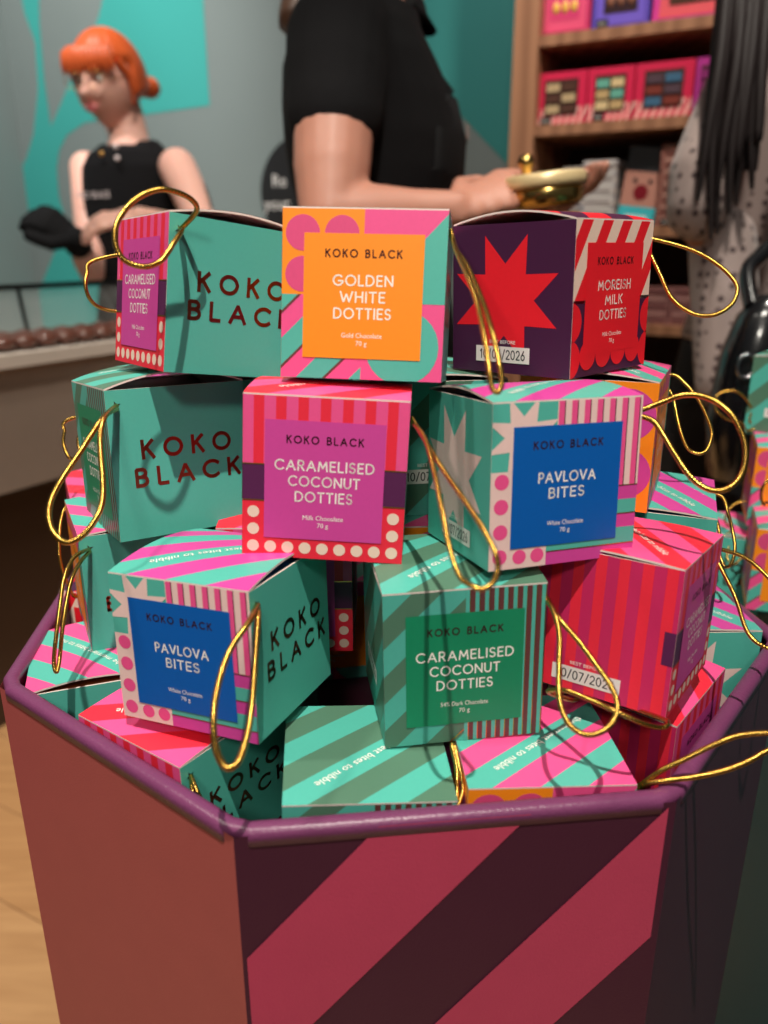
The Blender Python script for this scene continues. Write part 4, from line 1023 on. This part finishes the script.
# --- customer with long dark hair and a dotted blouse
def blouse_mat():
    m = bpy.data.materials.new('dotted_blouse'); m.use_nodes = True; nt = m.node_tree; b = nt.nodes['Principled BSDF']; b.inputs['Roughness'].default_value = .6; b.inputs['Sheen Weight'].default_value = .3
    tc = nt.nodes.new('ShaderNodeTexCoord'); v = nt.nodes.new('ShaderNodeTexVoronoi'); v.inputs['Scale'].default_value = 58; v.inputs['Randomness'].default_value = .25
    r = nt.nodes.new('ShaderNodeValToRGB'); r.color_ramp.elements[0].position = .27; r.color_ramp.elements[1].position = .31
    r.color_ramp.elements[0].color = (s2l(80), s2l(60), s2l(60), 1); r.color_ramp.elements[1].color = (s2l(172), s2l(152), s2l(146), 1)
    nt.links.new(tc.outputs['Object'], v.inputs['Vector']); nt.links.new(v.outputs['Distance'], r.inputs['Fac']); nt.links.new(r.outputs['Color'], b.inputs['Base Color'])
    return m
def person_blouse():
    BL = blouse_mat(); z0 = 1.28
    fwd = Vector((.25, .97, 0)).normalized(); side = Vector((-fwd.y, fwd.x, 0))  # back to the camera; side = her left, image left
    c0 = at(826, 60, z0); base = Vector((c0.x, c0.y, 0)); inv = Matrix.Translation(-base)
    zz = lambda py: Vector((base.x, base.y, at(790, py, z0).z))
    R = [(zz(-10), .07, .06), (zz(20), .13, .085), (zz(50), .140, .10), (zz(110), .142, .11), (zz(200), .14, .105), (zz(280), .135, .105), (zz(350), .16, .115), (zz(420), .175, .12), (zz(470), .17, .12)]
    e = tag(empty('person', base), 'person with long dark hair in a pale dotted blouse', 'person')
    hc = zz(-105); s = .115; HM = Mface(hc, math.radians(190), 0)
    sh = zz(62) + side * .125; el = at(704, 225, 1.22); wr = at(735, 250, 1.42)
    b = MB(); torso(b, R, side, fwd, SKIN2); head(b, HM, s, SKIN2); limb(b, [hc + Vector((0, 0, -.05)), zz(-20), zz(10)], [.055, .05, .07], SKIN2)
    limb(b, [sh, sh.lerp(el, .5), el], [.048, .043, .035], SKIN2); limb(b, [el, wr], [.035, .024], SKIN2); hand(b, wr, fwd, Vector((0, 0, 1)), SKIN2, curl=.8)
    sh2 = zz(48) - side * .15; el2 = sh2 + Vector((.03, 0, -.27)); limb(b, [sh2, el2], [.048, .036], SKIN2); wr2 = el2 + fwd * .2 + Vector((0, 0, .04)); limb(b, [el2, wr2], [.035, .024], SKIN2); hand(b, wr2, fwd, Vector((0, 0, 1)), SKIN2, curl=.8, thumb=-1)
    hip = zz(470); legs(b, hip, side, SKIN2)
    for i, v in enumerate(b.v): b.v[i] = tuple(inv @ Vector(v))
    remeshed(b, 'body', .006, 3, e)
    t = MB(); torso(t, R[1:7], side, fwd, BL, grow=.014)
    limb(t, [sh + Vector((0, 0, .0)), at(722, 120, 1.22), at(704, 175, 1.2), at(699, 208, 1.2)], [.046, .047, .052, .048], BL)
    limb(t, [at(722, 240, 1.24), at(724, 300, 1.24), at(728, 380, 1.25)], [.05, .05, .05], BL)
    limb(t, [sh2, sh2.lerp(el2, .6), el2], [.06, .066, .06], BL)
    for i, v in enumerate(t.v): t.v[i] = tuple(inv @ Vector(v))
    remeshed(t, 'blouse', .006, 4, e)
    tr = MB(); torso(tr, R[6:], side, fwd, TRS, grow=.008); legs(tr, hip, side, TRS, grow=.02)
    for i, v in enumerate(tr.v): tr.v[i] = tuple(inv @ Vector(v))
    remeshed(tr, 'trousers', .01, 3, e); shoes(e, inv, hip, side, fwd)
    face_parts(e, inv, HM, s, LIP, HDRK)
    h = MB(); hair_cap(h, inv @ HM, s, HDRK, face_z=.4, drop=-.9, grow=1.12)
    random.seed(3)
    for k in range(34):
        u = k / 33; x0 = 728 + 46 * u; x1 = 706 + 44 * u + random.uniform(-6, 6); y1 = 215 + 30 * math.sin(k * 1.7) - 80 * abs(u - .15) ; zc = 1.155 + .02 * math.sin(k * 2.3)
        P = [at(x0 + 20, -120, 1.2), at(x0, -40, 1.165), at((x0 + x1) / 2 + random.uniform(-4, 4), 60, zc), at(x1 + 4, 140, zc), at(x1 + random.uniform(-8, 4), y1, zc + .01)]
        q = spline(P, 5); n_ = len(q); h.tube([inv @ p for p in q], [.010 * (1 - (i / n_) ** 3 * .85) for i in range(n_)], HDRK, 7)
    h.build('hair', e)
    # glossy black bag
    PV = mat('patent_black', (16, 16, 18), .22, coat=.6, bump=.2, bscale=40); SILV = mat('silver_zip', (200, 200, 200), .2, 1)
    bc = at(768, 385, 1.06); bg_ = tag(empty('handbag', bc), 'glossy black bag with a silver ring, carried beside the dotted blouse', 'bag')
    mb = MB(); rows = []
    for z_, w_, d_ in ((-.13, .035, .03), (-.125, .062, .04), (-.05, .072, .046), (.04, .064, .042), (.09, .05, .032), (.115, .03, .02), (.118, .004, .004)):
        rows.append([Vector((w_ * math.copysign(abs(math.cos(a)) ** .7, math.cos(a)), d_ * math.copysign(abs(math.sin(a)) ** .7, math.sin(a)), z_)) for a in [2 * PI * i / 32 for i in range(32)]])
    mb.grid(rows, PV, close=True); mb.face(rows[0][::-1], PV); mb.build('bag_body', bg_)
    mb = MB(); q = [Vector((-.035, 0, .10)), at(748, 272, 1.06) - bc, at(764, 252, 1.08) - bc, at(790, 215, 1.1) - bc, at(800, 60, 1.15) - bc]; mb.tube(spline(q, 6), .011, PV, 10); mb.build('strap', bg_)
    mb = MB(); r_ = at(746, 366, 1.01) - bc; mb.tube([r_ + Vector((.011 * math.cos(t), 0, .015 * math.sin(t))) for t in [2 * PI * k / 20 for k in range(21)]], .0018, SILV, 6); mb.build('ring', bg_)
person_blouse()

# ------------------------------------------------------------------ light, world, camera
def spot(name, loc, target, power, size=60, blend=.4, r=.03, colr=(1, .93, .82)):
    l = bpy.data.lights.new(name, 'SPOT'); l.energy = power; l.spot_size = math.radians(size); l.spot_blend = blend; l.shadow_soft_size = r; l.color = colr
    o = bpy.data.objects.new(name, l); col.objects.link(o); o.location = loc
    o.rotation_euler = (Vector(target) - Vector(loc)).to_track_quat('-Z', 'Y').to_euler(); return o
PILE = Vector((0, .42, .95))
spot('ceiling_spot', PILE + Vector((.03, -.38, .92)) * 1.95, PILE, 182, 50, .5, .013)
spot('front_fill', PILE + Vector((-.1, -1.55, 1.15)), PILE, 34, 60, .5, .12)  # soft, lower fill light added to brighten the box fronts
spot('wall_spot', (-1.0, 1.7, 2.7), (-1.5, 3.4, 1.2), 170, 90, .8, .08, (1, .96, .92))
spot('mural_fill', (-.25, 1.5, 2.7), (.1, 2.6, 1.4), 45, 70, .8, .08, (1, .96, .92))  # extra fill light, added to lift the dark wall beside the shelves
spot('counter_spot', (-.35, 1.1, 2.7), (-.8, 1.8, .95), 95, 70, .8, .06)
spot('shelf_spot', (.5, .9, 2.75), (.75, 1.9, 1.0), 120, 80, .8, .06)
spot('floor_spot', (-1.0, .3, 2.75), (-.9, .9, 0), 90, 80, .8, .06)
W = bpy.data.worlds.new('World'); bpy.context.scene.world = W; W.use_nodes = True
bg = W.node_tree.nodes['Background']; bg.inputs[0].default_value = (.9, .95, 1, 1); bg.inputs[1].default_value = .06

cd = bpy.data.cameras.new('camera'); cam = bpy.data.objects.new('camera', cd); col.objects.link(cam)
cam.location = (0, 0, HC); cam.rotation_euler = (PI / 2 - TH, 0, 0)
cd.sensor_fit = 'VERTICAL'; cd.sensor_height = 24; cd.lens = F / 1024 * 24; cd.clip_start = .01
cd.dof.use_dof = True; cd.dof.focus_distance = .43; cd.dof.aperture_fstop = 4.0
sc = bpy.context.scene; sc.camera = cam
sc.view_settings.view_transform = 'Standard'; sc.view_settings.look = 'None'; sc.view_settings.gamma = 1; sc.view_settings.use_curve_mapping = False
sc.view_settings.exposure = 0.0
sc.cycles.use_denoising = True
sc.cycles.max_bounces = 6
